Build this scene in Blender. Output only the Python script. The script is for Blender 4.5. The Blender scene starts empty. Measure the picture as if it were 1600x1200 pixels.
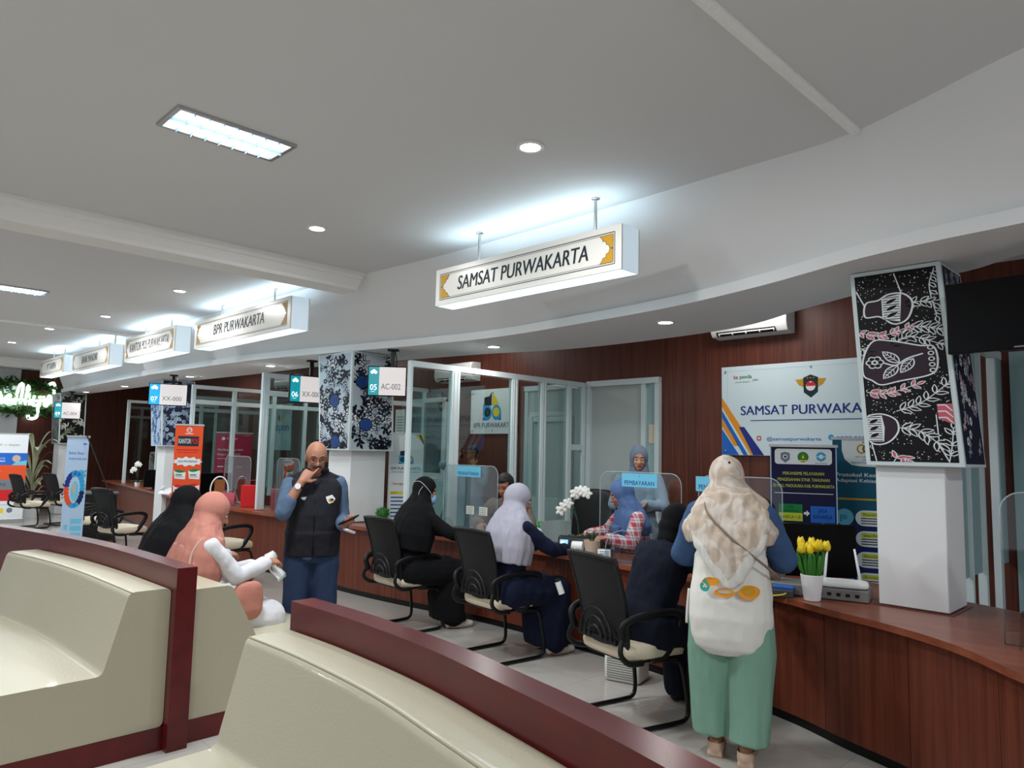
import bpy, bmesh, math, random
from mathutils import Vector, Matrix, noise
import numpy as np

random.seed(7)
SC = bpy.context.scene
COL = SC.collection
PI = math.pi
rad = math.radians

# ---------------------------------------------------------------- camera, world, exposure
cam_d = bpy.data.cameras.new('camera')
cam = bpy.data.objects.new('camera', cam_d)
COL.objects.link(cam)
cam_d.sensor_width = 36.0
cam_d.lens = 36.0 * 1134.0 / 1600.0
cam_d.clip_start = 0.05
CR = Matrix(((0.70902655, -0.08217362, -0.70037765),
             (-0.70484902, -0.05207436, -0.70744337),
             (0.02166147, 0.99525663, -0.0948421)))
cam.matrix_world = Matrix.Translation((0, 0, 1.57)) @ CR.to_4x4()
SC.camera = cam
SC.view_settings.view_transform = 'Standard'
SC.view_settings.look = 'None'
SC.view_settings.gamma = 1.0
SC.view_settings.use_curve_mapping = False
SC.view_settings.exposure = 0.26

world = bpy.data.worlds.new('daylight')
SC.world = world
world.use_nodes = True
_bg = world.node_tree.nodes['Background']
_bg.inputs[0].default_value = (0.86, 0.93, 1.0, 1)
_bg.inputs[1].default_value = 0.46

def area_lamp(name, loc, size, power, color=(1, 1, 1), size_y=None, rot=(0, 0, 0), spread=PI):
    l = bpy.data.lights.new(name, 'AREA')
    l.energy = power
    l.color = color
    l.size = size
    if size_y:
        l.shape = 'RECTANGLE'
        l.size_y = size_y
    else:
        l.shape = 'DISK'
    l.spread = spread
    o = bpy.data.objects.new(name, l)
    o.location = loc
    o.rotation_euler = rot
    COL.objects.link(o)
    return o

# ---------------------------------------------------------------- materials
def lin(c):
    return tuple((v / 255.0 / 12.92) if v / 255.0 <= 0.04045 else ((v / 255.0 + 0.055) / 1.055) ** 2.4 for v in c)

def mat(name, rgb, rough=0.5, metal=0.0, emis=None, estr=0.0, spec=0.5, alpha=1.0, noise_amt=0.0, noise_scale=8.0,
        bump=0.0, bump_scale=40.0, coat=0.0, sheen=0.0):
    m = bpy.data.materials.new(name)
    m.use_nodes = True
    nt = m.node_tree
    b = nt.nodes['Principled BSDF']
    c = lin(rgb)
    b.inputs['Base Color'].default_value = (*c, 1)
    b.inputs['Roughness'].default_value = rough
    b.inputs['Metallic'].default_value = metal
    b.inputs['Specular IOR Level'].default_value = spec
    b.inputs['Coat Weight'].default_value = coat
    b.inputs['Sheen Weight'].default_value = sheen
    if alpha < 1:
        b.inputs['Alpha'].default_value = alpha
    if emis:
        b.inputs['Emission Color'].default_value = (*lin(emis), 1)
        b.inputs['Emission Strength'].default_value = estr
    if noise_amt or bump:
        tc = nt.nodes.new('ShaderNodeTexCoord')
        if noise_amt:
            n = nt.nodes.new('ShaderNodeTexNoise')
            n.inputs['Scale'].default_value = noise_scale
            n.inputs['Detail'].default_value = 3
            nt.links.new(tc.outputs['Object'], n.inputs['Vector'])
            mx = nt.nodes.new('ShaderNodeMix')
            mx.data_type = 'RGBA'
            mx.inputs[6].default_value = (*[v * (1 - noise_amt) for v in c], 1)
            mx.inputs[7].default_value = (*[min(1, v * (1 + noise_amt)) for v in c], 1)
            nt.links.new(n.outputs[0], mx.inputs[0])
            nt.links.new(mx.outputs[2], b.inputs['Base Color'])
        if bump:
            n2 = nt.nodes.new('ShaderNodeTexNoise')
            n2.inputs['Scale'].default_value = bump_scale
            n2.inputs['Detail'].default_value = 2
            nt.links.new(tc.outputs['Object'], n2.inputs['Vector'])
            bp = nt.nodes.new('ShaderNodeBump')
            bp.inputs['Strength'].default_value = bump
            bp.inputs['Distance'].default_value = 0.01
            nt.links.new(n2.outputs[0], bp.inputs['Height'])
            nt.links.new(bp.outputs[0], b.inputs['Normal'])
    return m

def wood(name, a, b_, rough=0.35, scale=(60, 60, 1.2), coat=0.2, spec=0.3):
    """vertical grain (stretched along local/world z)"""
    m = bpy.data.materials.new(name)
    m.use_nodes = True
    nt = m.node_tree
    b = nt.nodes['Principled BSDF']
    b.inputs['Roughness'].default_value = rough
    b.inputs['Specular IOR Level'].default_value = spec
    b.inputs['Coat Weight'].default_value = coat
    b.inputs['Coat Roughness'].default_value = 0.25
    tc = nt.nodes.new('ShaderNodeTexCoord')
    mp = nt.nodes.new('ShaderNodeMapping')
    mp.inputs['Scale'].default_value = scale
    n = nt.nodes.new('ShaderNodeTexNoise')
    n.inputs['Scale'].default_value = 1.0
    n.inputs['Detail'].default_value = 4
    n.inputs['Distortion'].default_value = 0.4
    nt.links.new(tc.outputs['Object'], mp.inputs['Vector'])
    nt.links.new(mp.outputs[0], n.inputs['Vector'])
    cr = nt.nodes.new('ShaderNodeValToRGB')
    cr.color_ramp.elements[0].position = 0.32
    cr.color_ramp.elements[0].color = (*lin(a), 1)
    cr.color_ramp.elements[1].position = 0.68
    cr.color_ramp.elements[1].color = (*lin(b_), 1)
    nt.links.new(n.outputs[0], cr.inputs[0])
    nt.links.new(cr.outputs[0], b.inputs['Base Color'])
    return m

def glass(name, tint=(0.93, 0.98, 0.97), refl=0.09):
    m = bpy.data.materials.new(name)
    m.use_nodes = True
    nt = m.node_tree
    for n in list(nt.nodes):
        nt.nodes.remove(n)
    out = nt.nodes.new('ShaderNodeOutputMaterial')
    tr = nt.nodes.new('ShaderNodeBsdfTransparent')
    tr.inputs[0].default_value = (*tint, 1)
    gl = nt.nodes.new('ShaderNodeBsdfGlossy')
    gl.inputs['Roughness'].default_value = 0.02
    lw = nt.nodes.new('ShaderNodeLayerWeight')
    lw.inputs[0].default_value = 0.25
    mr = nt.nodes.new('ShaderNodeMath')
    mr.operation = 'MULTIPLY_ADD'
    mr.inputs[1].default_value = 0.5
    mr.inputs[2].default_value = refl
    nt.links.new(lw.outputs['Fresnel'], mr.inputs[0])
    mx = nt.nodes.new('ShaderNodeMixShader')
    nt.links.new(mr.outputs[0], mx.inputs[0])
    nt.links.new(tr.outputs[0], mx.inputs[1])
    nt.links.new(gl.outputs[0], mx.inputs[2])
    nt.links.new(mx.outputs[0], out.inputs[0])
    return m

def nodes_mat(name, rough=0.5):
    m = bpy.data.materials.new(name)
    m.use_nodes = True
    m.node_tree.nodes['Principled BSDF'].inputs['Roughness'].default_value = rough
    return m, m.node_tree, m.node_tree.nodes['Principled BSDF']

M = {}
M['paint'] = mat('white_paint', (232, 234, 235), 0.75, bump=0.06, bump_scale=6)
M['ceil'] = mat('ceiling_paint', (216, 218, 219), 0.85, bump=0.05, bump_scale=3)
M['plaster'] = mat('plaster_moulding', (240, 240, 238), 0.7, bump=0.15, bump_scale=60)
M['rough_plaster'] = mat('rough_moulding', (246, 246, 243), 0.7, bump=1.0, bump_scale=28)
M['wallwood'] = wood('wall_wood', (76, 37, 28), (104, 55, 41), 0.42, (38, 38, 0.9), 0.0)
M['counterwood'] = wood('counter_wood', (90, 42, 28), (116, 58, 40), 0.35, (30, 30, 1.2), 0.0)
M['topwood'] = wood('worktop_wood', (122, 62, 42), (148, 82, 58), 0.28, (14, 3, 14), 0.15)
M['redwood'] = wood('dark_red_wood', (84, 15, 17), (100, 21, 23), 0.26, (8, 3, 8), 0.0, 0.42)
M['leather'] = mat('cream_leather', (184, 177, 154), 0.36, bump=0.12, bump_scale=90, coat=0.12)
M['seam'] = mat('leather_seam', (158, 150, 122), 0.6)
M['black'] = mat('black_plastic', (13, 13, 15), 0.45, spec=.35)
M['blackgloss'] = mat('black_gloss', (6, 6, 8), 0.3, spec=.1)
M['blackmetal'] = mat('black_metal', (16, 16, 18), 0.3, 0.4)
M['chrome'] = mat('brushed_steel', (190, 190, 190), 0.3, 0.9)
M['beige'] = mat('cream_fabric', (212, 198, 174), 0.85, bump=0.3, bump_scale=160)
M['alu'] = mat('powder_white_aluminium', (206, 218, 220), 0.4)
M['glass'] = glass('clear_glass', (0.80, 0.90, 0.89), 0.06)
M['acryl'] = glass('clear_acrylic', (0.94, 0.97, 0.98), 0.04)
M['acryl_edge'] = mat('acrylic_edge', (190, 205, 208), 0.2, alpha=0.55)
M['frost'] = mat('frosted_film', (176, 186, 184), 0.55, noise_amt=0.05, noise_scale=2)
M['teal_frost'] = mat('pale_teal_film', (150, 180, 182), 0.5)
M['white'] = mat('white_plastic', (235, 236, 236), 0.35)
M['offwhite'] = mat('off_white', (222, 222, 214), 0.5)
M['grey'] = mat('grey_plastic', (120, 120, 118), 0.5)
M['dgrey'] = mat('dark_grey', (52, 54, 58), 0.5)
M['green'] = mat('leaf_green', (52, 120, 34), 0.5, noise_amt=0.3, noise_scale=30)
M['garland'] = mat('garland_leaf', (62, 104, 46), 0.6, noise_amt=0.4, noise_scale=9)
M['dkgreen'] = mat('dark_leaf', (32, 62, 30), 0.6, noise_amt=0.35, noise_scale=20)
M['palegreen'] = mat('pale_leaf', (168, 172, 140), 0.6)
M['yellow'] = mat('tulip_yellow', (244, 212, 22), 0.5, noise_amt=0.12, noise_scale=60)
M['ptal'] = mat('white_petal', (240, 240, 232), 0.6)
M['brown'] = mat('brown_wood_bits', (138, 82, 32), 0.5, noise_amt=0.4, noise_scale=50)
M['terra'] = mat('beige_ceramic', (196, 172, 152), 0.6)
M['soil'] = mat('dark_soil', (40, 32, 26), 0.9)
M['lamp'] = mat('lamp_glow', (255, 255, 255), 0.5, emis=(250, 252, 255), estr=14)
M['tube'] = mat('tube_glow', (255, 255, 255), 0.5, emis=(225, 245, 255), estr=7)
M['boxglow'] = mat('lightbox_glow', (240, 250, 255), 0.5, emis=(205, 238, 255), estr=1.55)
M['boxside'] = mat('lightbox_side', (236, 242, 245), 0.4, emis=(200, 230, 250), estr=0.34)
M['boxface'] = mat('lightbox_face', (228, 228, 222), 0.3, coat=0.5)
M['neon'] = mat('neon_white', (255, 255, 255), 0.5, emis=(240, 252, 255), estr=4)
M['screen'] = mat('lit_screen_white', (120, 120, 120), 0.3, emis=(238, 230, 228), estr=0.60)
M['screenteal'] = mat('lit_screen_teal', (10, 120, 130), 0.3, emis=(0, 130, 142), estr=0.75)
M['screenblue'] = mat('lit_screen_blue', (0, 130, 180), 0.3, emis=(0, 136, 190), estr=0.8)
M['screentext'] = mat('lit_screen_grey', (60, 60, 60), 0.3, emis=(90, 88, 92), estr=0.3)
M['screenwhite'] = mat('lit_screen_mark', (230, 255, 255), 0.3, emis=(235, 250, 250), estr=1.0)
M['edc'] = mat('lit_terminal_screen', (120, 170, 250), 0.3, emis=(120, 175, 255), estr=1.1)
for k, c in dict(ink=(34, 46, 56), gold=(196, 150, 40), navy=(38, 52, 130), red=(206, 40, 44), orange=(226, 84, 44),
                 iorange=(228, 150, 40), blue=(40, 104, 196), skyblue=(112, 192, 222), teal=(20, 120, 136), dteal=(24, 86, 110),
                 lgreen=(30, 128, 62), lime=(196, 204, 60), purple=(28, 24, 62), cream=(232, 228, 212), pwhite=(226, 230, 232),
                 pblack=(14, 13, 16), pgrey=(120, 124, 130), pyellow=(236, 206, 52), pink=(190, 78, 96), plum=(52, 38, 48),
                 magenta=(188, 40, 76), paper=(226, 230, 226), boardblue=(208, 226, 232), cyan=(52, 158, 208), dblue=(22, 40, 92),
                 lblue=(176, 200, 226), batikbg=(184, 196, 206), batikblue=(36, 74, 140), batikdk=(28, 34, 52),
                 leafpale=(176, 190, 160), rose=(200, 96, 110), indigo=(26, 36, 84)).items():
    M[k] = mat('ink_' + k, c, 0.5, spec=0.2)

# ---------------------------------------------------------------- object helpers
def tag(o, label=None, cat=None, group=None, kind=None):
    if label: o['label'] = label
    if cat: o['category'] = cat
    if group: o['group'] = group
    if kind: o['kind'] = kind
    return o

def thing(name, label, cat, loc=(0, 0, 0), rz=0.0, group=None):
    o = bpy.data.objects.new(name, None)
    o.empty_display_size = 0.1
    COL.objects.link(o)
    o.location = loc
    o.rotation_euler = (0, 0, rz)
    return tag(o, label, cat, group, 'thing')

def fc(x, y):
    """rotation that turns a local -y front towards the visitor's side of the room"""
    return math.atan2(-x, y)

def link_mesh(name, me, parent=None, smooth=None):
    o = bpy.data.objects.new(name, me)
    COL.objects.link(o)
    if parent is not None:
        o.parent = parent
    if smooth:
        me.shade_smooth()
        if smooth is not True:
            me.set_sharp_from_angle(angle=rad(smooth))
    return o

def copy_tree(o, parent=None):
    c = o.copy()
    COL.objects.link(c)
    if parent is not None:
        c.parent = parent
    for ch in list(o.children):
        copy_tree(ch, c)
    return c

def frame(t, up=Vector((0, 0, 1))):
    t = t.normalized()
    if abs(t.dot(up)) > 0.98:
        up = Vector((1, 0, 0))
    s = t.cross(up).normalized()
    u = s.cross(t).normalized()
    return s, u

class MB:
    def __init__(self):
        self.v = []; self.f = []; self.mi = []; self.cur = 0
    def add(self, vs, fs, T=None):
        b = len(self.v)
        for v in vs:
            v = Vector(v)
            self.v.append(T @ v if T is not None else v)
        for f in fs:
            self.f.append([b + i for i in f]); self.mi.append(self.cur)
        return self
    def box(self, c, s, T=None, rz=0.0):
        x, y, z = s[0] / 2, s[1] / 2, s[2] / 2
        vs = [Vector((sx * x, sy * y, sz * z)) for sx in (-1, 1) for sy in (-1, 1) for sz in (-1, 1)]
        Rm = Matrix.Rotation(rz, 3, 'Z')
        vs = [Rm @ v + Vector(c) for v in vs]
        return self.add(vs, [(0, 1, 3, 2), (4, 6, 7, 5), (0, 4, 5, 1), (2, 3, 7, 6), (0, 2, 6, 4), (1, 5, 7, 3)], T)
    def hexa(self, vs):
        """8 corners: bottom 4 ccw, top 4 ccw"""
        return self.add(vs, [(3, 2, 1, 0), (4, 5, 6, 7), (0, 1, 5, 4), (1, 2, 6, 5), (2, 3, 7, 6), (3, 0, 4, 7)])
    def loft(self, rings, cap=True, closed_path=False):
        n = len(rings[0]); vs = [p for r in rings for p in r]; fs = []
        m = len(rings)
        for i in range(m if closed_path else m - 1):
            j = (i + 1) % m
            for k in range(n):
                l = (k + 1) % n
                fs.append((i * n + k, i * n + l, j * n + l, j * n + k))
        if cap and not closed_path:
            fs.append(tuple(range(n - 1, -1, -1)))
            fs.append(tuple((m - 1) * n + k for k in range(n)))
        return self.add(vs, fs)
    def tube(self, pts, r, seg=10, r2=None, closed=False, up=Vector((0, 0, 1))):
        pts = [Vector(p) for p in pts]
        rr = r if isinstance(r, (list, tuple)) else [r] * len(pts)
        rings = []
        m = len(pts)
        ps = None
        for i, p in enumerate(pts):
            if closed:
                t = pts[(i + 1) % m] - pts[i - 1]
            else:
                t = pts[min(i + 1, m - 1)] - pts[max(i - 1, 0)]
            if t.length < 1e-9: t = Vector((0, 0, 1))
            t.normalize()
            if ps is None:
                s, u = frame(t, up)
            else:
                s = (ps - t * ps.dot(t)).normalized()
                u = s.cross(t).normalized()
            ps = s
            b = (r2 / r if (r2 and not isinstance(r, (list, tuple))) else 1.0)
            rings.append([p + s * math.cos(a) * rr[i] + u * math.sin(a) * rr[i] * b for a in [2 * PI * k / seg for k in range(seg)]])
        return self.loft(rings, True, closed)
    def cyl(self, p0, p1, r0, r1=None, seg=20):
        return self.tube([p0, p1], [r0, r0 if r1 is None else r1], seg)
    def lathe(self, prof, c=(0, 0, 0), seg=28):
        rings = [[Vector((c[0] + r * math.cos(2 * PI * k / seg), c[1] + r * math.sin(2 * PI * k / seg), c[2] + z)) for k in range(seg)] for r, z in prof]
        return self.loft(rings, True)
    def ell(self, c, r, T=None, nu=18, nv=12):
        c = Vector(c); rings = []
        for i in range(nv + 1):
            ph = -PI / 2 + PI * i / nv
            ph = max(-PI / 2 + 0.02, min(PI / 2 - 0.02, ph))
            rings.append([Vector((math.cos(ph) * math.cos(2 * PI * k / nu) * r[0], math.cos(ph) * math.sin(2 * PI * k / nu) * r[1], math.sin(ph) * r[2])) + c for k in range(nu)])
        if T is not None:
            rings = [[T @ v for v in rg] for rg in rings]
        return self.loft(rings, True)
    def prism(self, poly, ax0, ax1, thick, o=(0, 0, 0)):
        """poly in the plane of ax0, ax1, extruded along their cross product"""
        a, b, o = Vector(ax0), Vector(ax1), Vector(o)
        n = a.cross(b).normalized()
        p0 = [o + a * x + b * y for x, y in poly]
        p1 = [p + n * thick for p in p0]
        return self.loft([p0, p1], True)
    def mesh(self, name, mats):
        me = bpy.data.meshes.new(name)
        me.from_pydata([tuple(v) for v in self.v], [], self.f)
        for m in (mats if isinstance(mats, (list, tuple)) else [mats]):
            me.materials.append(m)
        if max(self.mi or [0]) > 0:
            me.polygons.foreach_set('material_index', self.mi)
        bm = bmesh.new(); bm.from_mesh(me)
        bmesh.ops.recalc_face_normals(bm, faces=bm.faces)
        bm.to_mesh(me); bm.free()
        me.update()
        return me
    def build(self, name, mats, parent=None, smooth=None, bevel=0, seg=2):
        o = link_mesh(name, self.mesh(name, mats), parent, smooth)
        if bevel:
            md = o.modifiers.new('bevel', 'BEVEL')
            md.width = bevel; md.segments = seg; md.limit_method = 'ANGLE'; md.angle_limit = rad(40)
            if not smooth:
                o.data.shade_smooth(); o.data.set_sharp_from_angle(angle=rad(35))
        return o

def cr(pts, n=8, closed=False):
    """Catmull-Rom through points"""
    pts = [Vector(p) for p in pts]
    out = []
    m = len(pts)
    rng = range(m) if closed else range(m - 1)
    for i in rng:
        p0 = pts[i - 1] if (closed or i > 0) else pts[0] * 2 - pts[1]
        p1 = pts[i]; p2 = pts[(i + 1) % m]
        p3 = pts[(i + 2) % m] if (closed or i + 2 < m) else pts[-1] * 2 - pts[-2]
        for k in range(n):
            t = k / n
            out.append(0.5 * ((2 * p1) + (p2 - p0) * t + (2 * p0 - 5 * p1 + 4 * p2 - p3) * t * t + (3 * p1 - p0 - 3 * p2 + p3) * t ** 3))
    if not closed:
        out.append(pts[-1])
    return out

def struct(o):
    o['kind'] = 'structure'
    return o

# ---------------------------------------------------------------- flat artwork and lettering
_txt_cache = {}
def text_geo(body, bold=0.0):
    key = (body, bold)
    if key in _txt_cache:
        return _txt_cache[key]
    cu = bpy.data.curves.new('t', 'FONT')
    cu.body = body
    cu.size = 1.0
    cu.offset = bold
    cu.resolution_u = 4
    o = bpy.data.objects.new('t', cu)
    COL.objects.link(o)
    dg = bpy.context.evaluated_depsgraph_get()
    me = bpy.data.meshes.new_from_object(o.evaluated_get(dg))
    vs = [v.co.copy() for v in me.vertices]
    fs = [tuple(p.vertices) for p in me.polygons]
    bpy.data.objects.remove(o); bpy.data.curves.remove(cu); bpy.data.meshes.remove(me)
    xs = [v.x for v in vs] or [0]; ys = [v.y for v in vs] or [0]
    r = (vs, fs, min(xs), max(xs), min(ys), max(ys))
    _txt_cache[key] = r
    return r

class Art:
    """printed artwork on a local x/z plane facing -y; every layer sits a hair in front of the last"""
    def __init__(self, y=0.0, ox=0.0, oz=0.0, fn=None):
        self.mb = MB(); self.mats = []; self.y = y; self.ox = ox; self.oz = oz; self.L = 0; self.fn = fn
    def _m(self, m):
        if isinstance(m, str): m = M[m]
        if m not in self.mats: self.mats.append(m)
        self.mb.cur = self.mats.index(m)
    def P(self, x, z, layer):
        y = self.y - 0.0007 * (layer + 1)
        if self.fn: return self.fn(x, z, 0.0007 * (layer + 1))
        return Vector((self.ox + x, y, self.oz + z))
    def poly(self, pts, m, layer=0):
        self._m(m)
        self.mb.add([self.P(x, z, layer) for x, z in pts], [tuple(range(len(pts)))])
    def rect(self, x0, z0, x1, z1, m, layer=0):
        self.poly([(x0, z0), (x1, z0), (x1, z1), (x0, z1)], m, layer)
    def rrect(self, x0, z0, x1, z1, r, m, layer=0):
        pts = []
        for cx, cz, a0 in ((x1 - r, z0 + r, -90), (x1 - r, z1 - r, 0), (x0 + r, z1 - r, 90), (x0 + r, z0 + r, 180)):
            for k in range(5):
                a = rad(a0 + 22.5 * k); pts.append((cx + r * math.cos(a), cz + r * math.sin(a)))
        self.poly(pts, m, layer)
    def circ(self, x, z, r, m, layer=0, rz=None, n=18):
        rz = rz or r
        self.poly([(x + r * math.cos(2 * PI * k / n), z + rz * math.sin(2 * PI * k / n)) for k in range(n)], m, layer)
    def line(self, pts, w, m, layer=0):
        self._m(m)
        for (a, b), (c, d) in zip(pts[:-1], pts[1:]):
            L = math.hypot(c - a, d - b) or 1e-6
            nx, nz = -(d - b) / L * w / 2, (c - a) / L * w / 2
            self.mb.add([self.P(a + nx, b + nz, layer), self.P(a - nx, b - nz, layer), self.P(c - nx, d - nz, layer), self.P(c + nx, d + nz, layer)], [(0, 1, 2, 3)])
    def text(self, s, x, z, h, m, layer=1, align='C', bold=0.0, w=None, slant=0.0):
        """h = letter height, w = total width if given"""
        bold_ = bold * 1.3
        vs, fs, x0, x1, y0, y1 = text_geo(s, 0.0)
        if not fs: return
        cap = 0.73
        rep = [0.0] if bold_ <= 0 else [-bold_ * .6, 0.0, bold_ * .6]
        k = h / cap
        kx = (w / (x1 - x0)) if w else k
        off = {'C': -(x0 + x1) / 2, 'L': -x0, 'R': -x1}[align]
        self._m(m)
        for j, e in enumerate(rep):
            self.mb.add([self.P(x + (v.x + off + e) * kx + slant * v.y * k, z + v.y * k, layer + j * .15) for v in vs], fs)
    def leaf(self, x, z, ang, L, W, outer, inner=None, layer=1, edge=0.25):
        def shp(L, W, o):
            pts = []
            for k in range(9):
                t = k / 8; pts.append((o + t * L, math.sin(PI * t) ** 0.8 * W / 2 * (1.2 - 0.4 * t)))
            for k in range(7, 0, -1):
                t = k / 8; pts.append((o + t * L, -math.sin(PI * t) ** 0.8 * W / 2 * (1.2 - 0.4 * t)))
            c, s = math.cos(ang), math.sin(ang)
            return [(x + a * c - b * s, z + a * s + b * c) for a, b in pts]
        self.poly(shp(L, W, 0), outer, layer)
        if inner is not None:
            self.poly(shp(L * (1 - 2 * edge * W / L), W * (1 - 1.15 * edge * 1.6), L * edge * W / L), inner, layer + 1)
    def build(self, name, parent=None):
        me = bpy.data.meshes.new(name)
        me.from_pydata([tuple(v) for v in self.mb.v], [], self.mb.f)
        for m in self.mats: me.materials.append(m)
        me.polygons.foreach_set('material_index', self.mb.mi)
        me.update()
        return link_mesh(name, me, parent)
# ---------------------------------------------------------------- curves of the plan
CEIL, SOF = 3.35, 2.70
def poly_at(pts, n=6):
    return [Vector((p.x, p.y, 0)) for p in cr([(a, b, 0) for a, b in pts], n)]
LIP = poly_at([(3.4, -2.2), (3.75, -0.7), (3.95, 0.2), (4.03, .68), (4.09, 1.1), (4.2, 1.54), (4.45, 2.2), (4.66, 3.0), (4.77, 3.95), (4.84, 5.1), (4.72, 6.1), (4.50, 7.25), (4.2, 8.95), (4.08, 10.8), (4.03, 12.6), (4.08, 15.5), (4.23, 18.6)])
TOP = poly_at([(2.9, -2.2), (3.3, -0.7), (3.5, 0.2), (3.66, .68), (3.85, 1.1), (4.0, 1.54), (4.03, 2.2), (4.06, 3.0), (4.08, 3.95), (4.08, 5.1), (4.02, 6.1), (3.97, 7.25), (3.93, 8.95), (3.9, 10.8), (3.88, 12.6), (3.93, 15.5), (4.05, 18.6)])
INN = poly_at([(3.9, -2.2), (4.2, -0.7), (4.45, 0.2), (4.62, .75), (4.86, 1.1), (5.0, 1.6), (5.35, 2.3), (5.75, 3.0), (5.9, 3.95), (5.88, 5.1), (5.62, 6.1), (5.4, 7.25), (5.1, 8.95), (5.03, 10.8), (4.9, 12.6), (4.8, 15.5), (4.72, 18.6)])
EDGE = poly_at([(2.85, -.5), (3.15, .2), (3.5, .65), (3.8, .95), (4.0, 1.28), (4.14, 1.65), (4.31, 2.05), (4.45, 2.63), (4.53, 3.26), (4.57, 3.87), (4.62, 4.6), (4.58, 5.4), (4.47, 6.2), (4.41, 6.9), (4.40, 7.6), (4.38, 8.3), (4.3, 9.5), (4.36, 11.0), (4.5, 12.5), (4.72, 14.2), (5.0, 16.5), (5.2, 18.6)])

def offset(path, d):
    out = []
    for i, p in enumerate(path):
        t = (path[min(i + 1, len(path) - 1)] - path[max(i - 1, 0)]).normalized()
        out.append(p + Vector((t.y, -t.x, 0)) * d)      # to the right of travel (towards +x here)
    return out
def Z(p, z): return Vector((p.x, p.y, z))

# ---------------------------------------------------------------- floor
m, nt, b = nodes_mat('floor_tile', 0.12)
tc = nt.nodes.new('ShaderNodeTexCoord'); mp = nt.nodes.new('ShaderNodeMapping')
mp.inputs['Location'].default_value = (0.1, 0.25, 0)
br = nt.nodes.new('ShaderNodeTexBrick')
br.offset = 0.0; br.inputs['Scale'].default_value = 1.0
br.inputs['Brick Width'].default_value = 0.6; br.inputs['Row Height'].default_value = 0.6
br.inputs['Mortar Size'].default_value = 0.0022; br.inputs['Mortar Smooth'].default_value = 0.3
br.inputs['Color1'].default_value = (*lin((180, 174, 167)), 1); br.inputs['Color2'].default_value = (*lin((174, 169, 162)), 1)
br.inputs['Mortar'].default_value = (*lin((150, 146, 140)), 1)
nt.links.new(tc.outputs['Object'], mp.inputs[0]); nt.links.new(mp.outputs[0], br.inputs[0]); nt.links.new(br.outputs[0], b.inputs['Base Color'])
MB().box((0, 8.5, -0.05), (16, 28, 0.1)).build('floor', m).__setitem__('kind', 'structure')

# ---------------------------------------------------------------- ceiling, bulkhead and cornices
c = MB()
pl = [Vector((-8, -4.0, 0))] + [Vector((2.9, -4.0, 0))] + [p.copy() for p in TOP] + [Vector((4.05, 21.2, 0)), Vector((-8, 21.2, 0))]
c.loft([[Z(p, CEIL) for p in pl], [Z(p, CEIL + 0.12) for p in pl]])
struct(c.build('ceiling', M['ceil']))
# far end: the strip of ceiling past the bulkhead
struct(MB().box((5.8, 19.9, CEIL + 0.06), (3.5, 2.6, 0.12)).build('ceiling', M['ceil']))

c = MB()
def sheet(a, za, b_, zb):
    n = len(a); b0 = len(c.v)
    c.v += [Z(p, za) for p in a] + [Z(p, zb) for p in b_]
    for i in range(n - 1):
        c.f.append([b0 + i, b0 + i + 1, b0 + n + i + 1, b0 + n + i]); c.mi.append(0)
LIPI = offset(LIP, 0.05)
sheet(TOP, CEIL, LIPI, SOF + 0.085)
sheet(LIPI, SOF + 0.085, LIP, SOF + 0.078)
sheet(LIP, SOF + 0.078, LIP, SOF)
sheet(LIP, SOF, INN, SOF)
sheet(INN, SOF, INN, CEIL - 0.1)
for e in (0, -1):                               # closed ends
    c.add([Z(TOP[e], CEIL), Z(LIPI[e], SOF + 0.085), Z(LIP[e], SOF), Z(INN[e], SOF), Z(INN[e], CEIL)], [(0, 1, 2, 3, 4)])
struct(c.build('trim_1', M['paint'], smooth=25))

def cornice(name, y, prof, x0, x1, m):
    struct(MB().loft([[Vector((x0, y + a, CEIL - h)) for a, h in prof], [Vector((x1, y + a, CEIL - h)) for a, h in prof]]).build(name, m, smooth=30))
deep = [(0, -.01), (0, .03), (.02, .035), (.03, .06), (.055, .065), (.075, .10), (.11, .13), (.12, .16), (.14, .165), (.40, .165), (.42, .16), (.43, .13), (.47, .10), (.49, .065), (.515, .06), (.525, .035), (.545, .03), (.545, -.01)]
cornice('trim_2', 6.18, deep, -8, 3.99, M['plaster'])
cornice('trim_3', 18.2, deep, -8, 4.02, M['plaster'])
thin = [(0, -.01), (0, .015), (.03, .035), (.06, .035), (.09, .015), (.09, -.01)]
cornice('trim_4', 1.37, [(a * .62, h * .9) for a, h in thin], -8, 3.95, M['rough_plaster'])
cornice('trim_5', 12.62, thin, -8, 3.89, M['plaster'])

# ---------------------------------------------------------------- walls
struct(MB().box((7.26, 8.5, 1.7), (0.12, 26, 3.4)).build('wall_back', M['wallwood']))
struct(MB().box((5.95, 8.5, 3.32), (2.62, 25.4, 0.08)).build('ceiling', M['ceil']))          # over the booths
struct(MB().box((-1.9, 21.06, 1.7), (11.6, 0.12, 3.4)).build('wall_far', M['paint']))
struct(MB().box((5.55, 21.06, 1.7), (3.3, 0.12, 3.4)).build('wall_far', M['wallwood']))
struct(MB().box((5.5, 20.93, 1.72), (3.1, 0.14, 3.1)).build('trim_6', M['wallwood'])) if False else None
struct(MB().box((2.55, 20.95, 1.65), (0.12, 0.12, 3.3)).build('trim_6', M['paint']))
# the roof slab over everything keeps daylight to the open side
struct(MB().box((-0.2, 8.5, 3.56), (15.6, 26, 0.12)).build('ceiling', M['ceil']))

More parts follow.
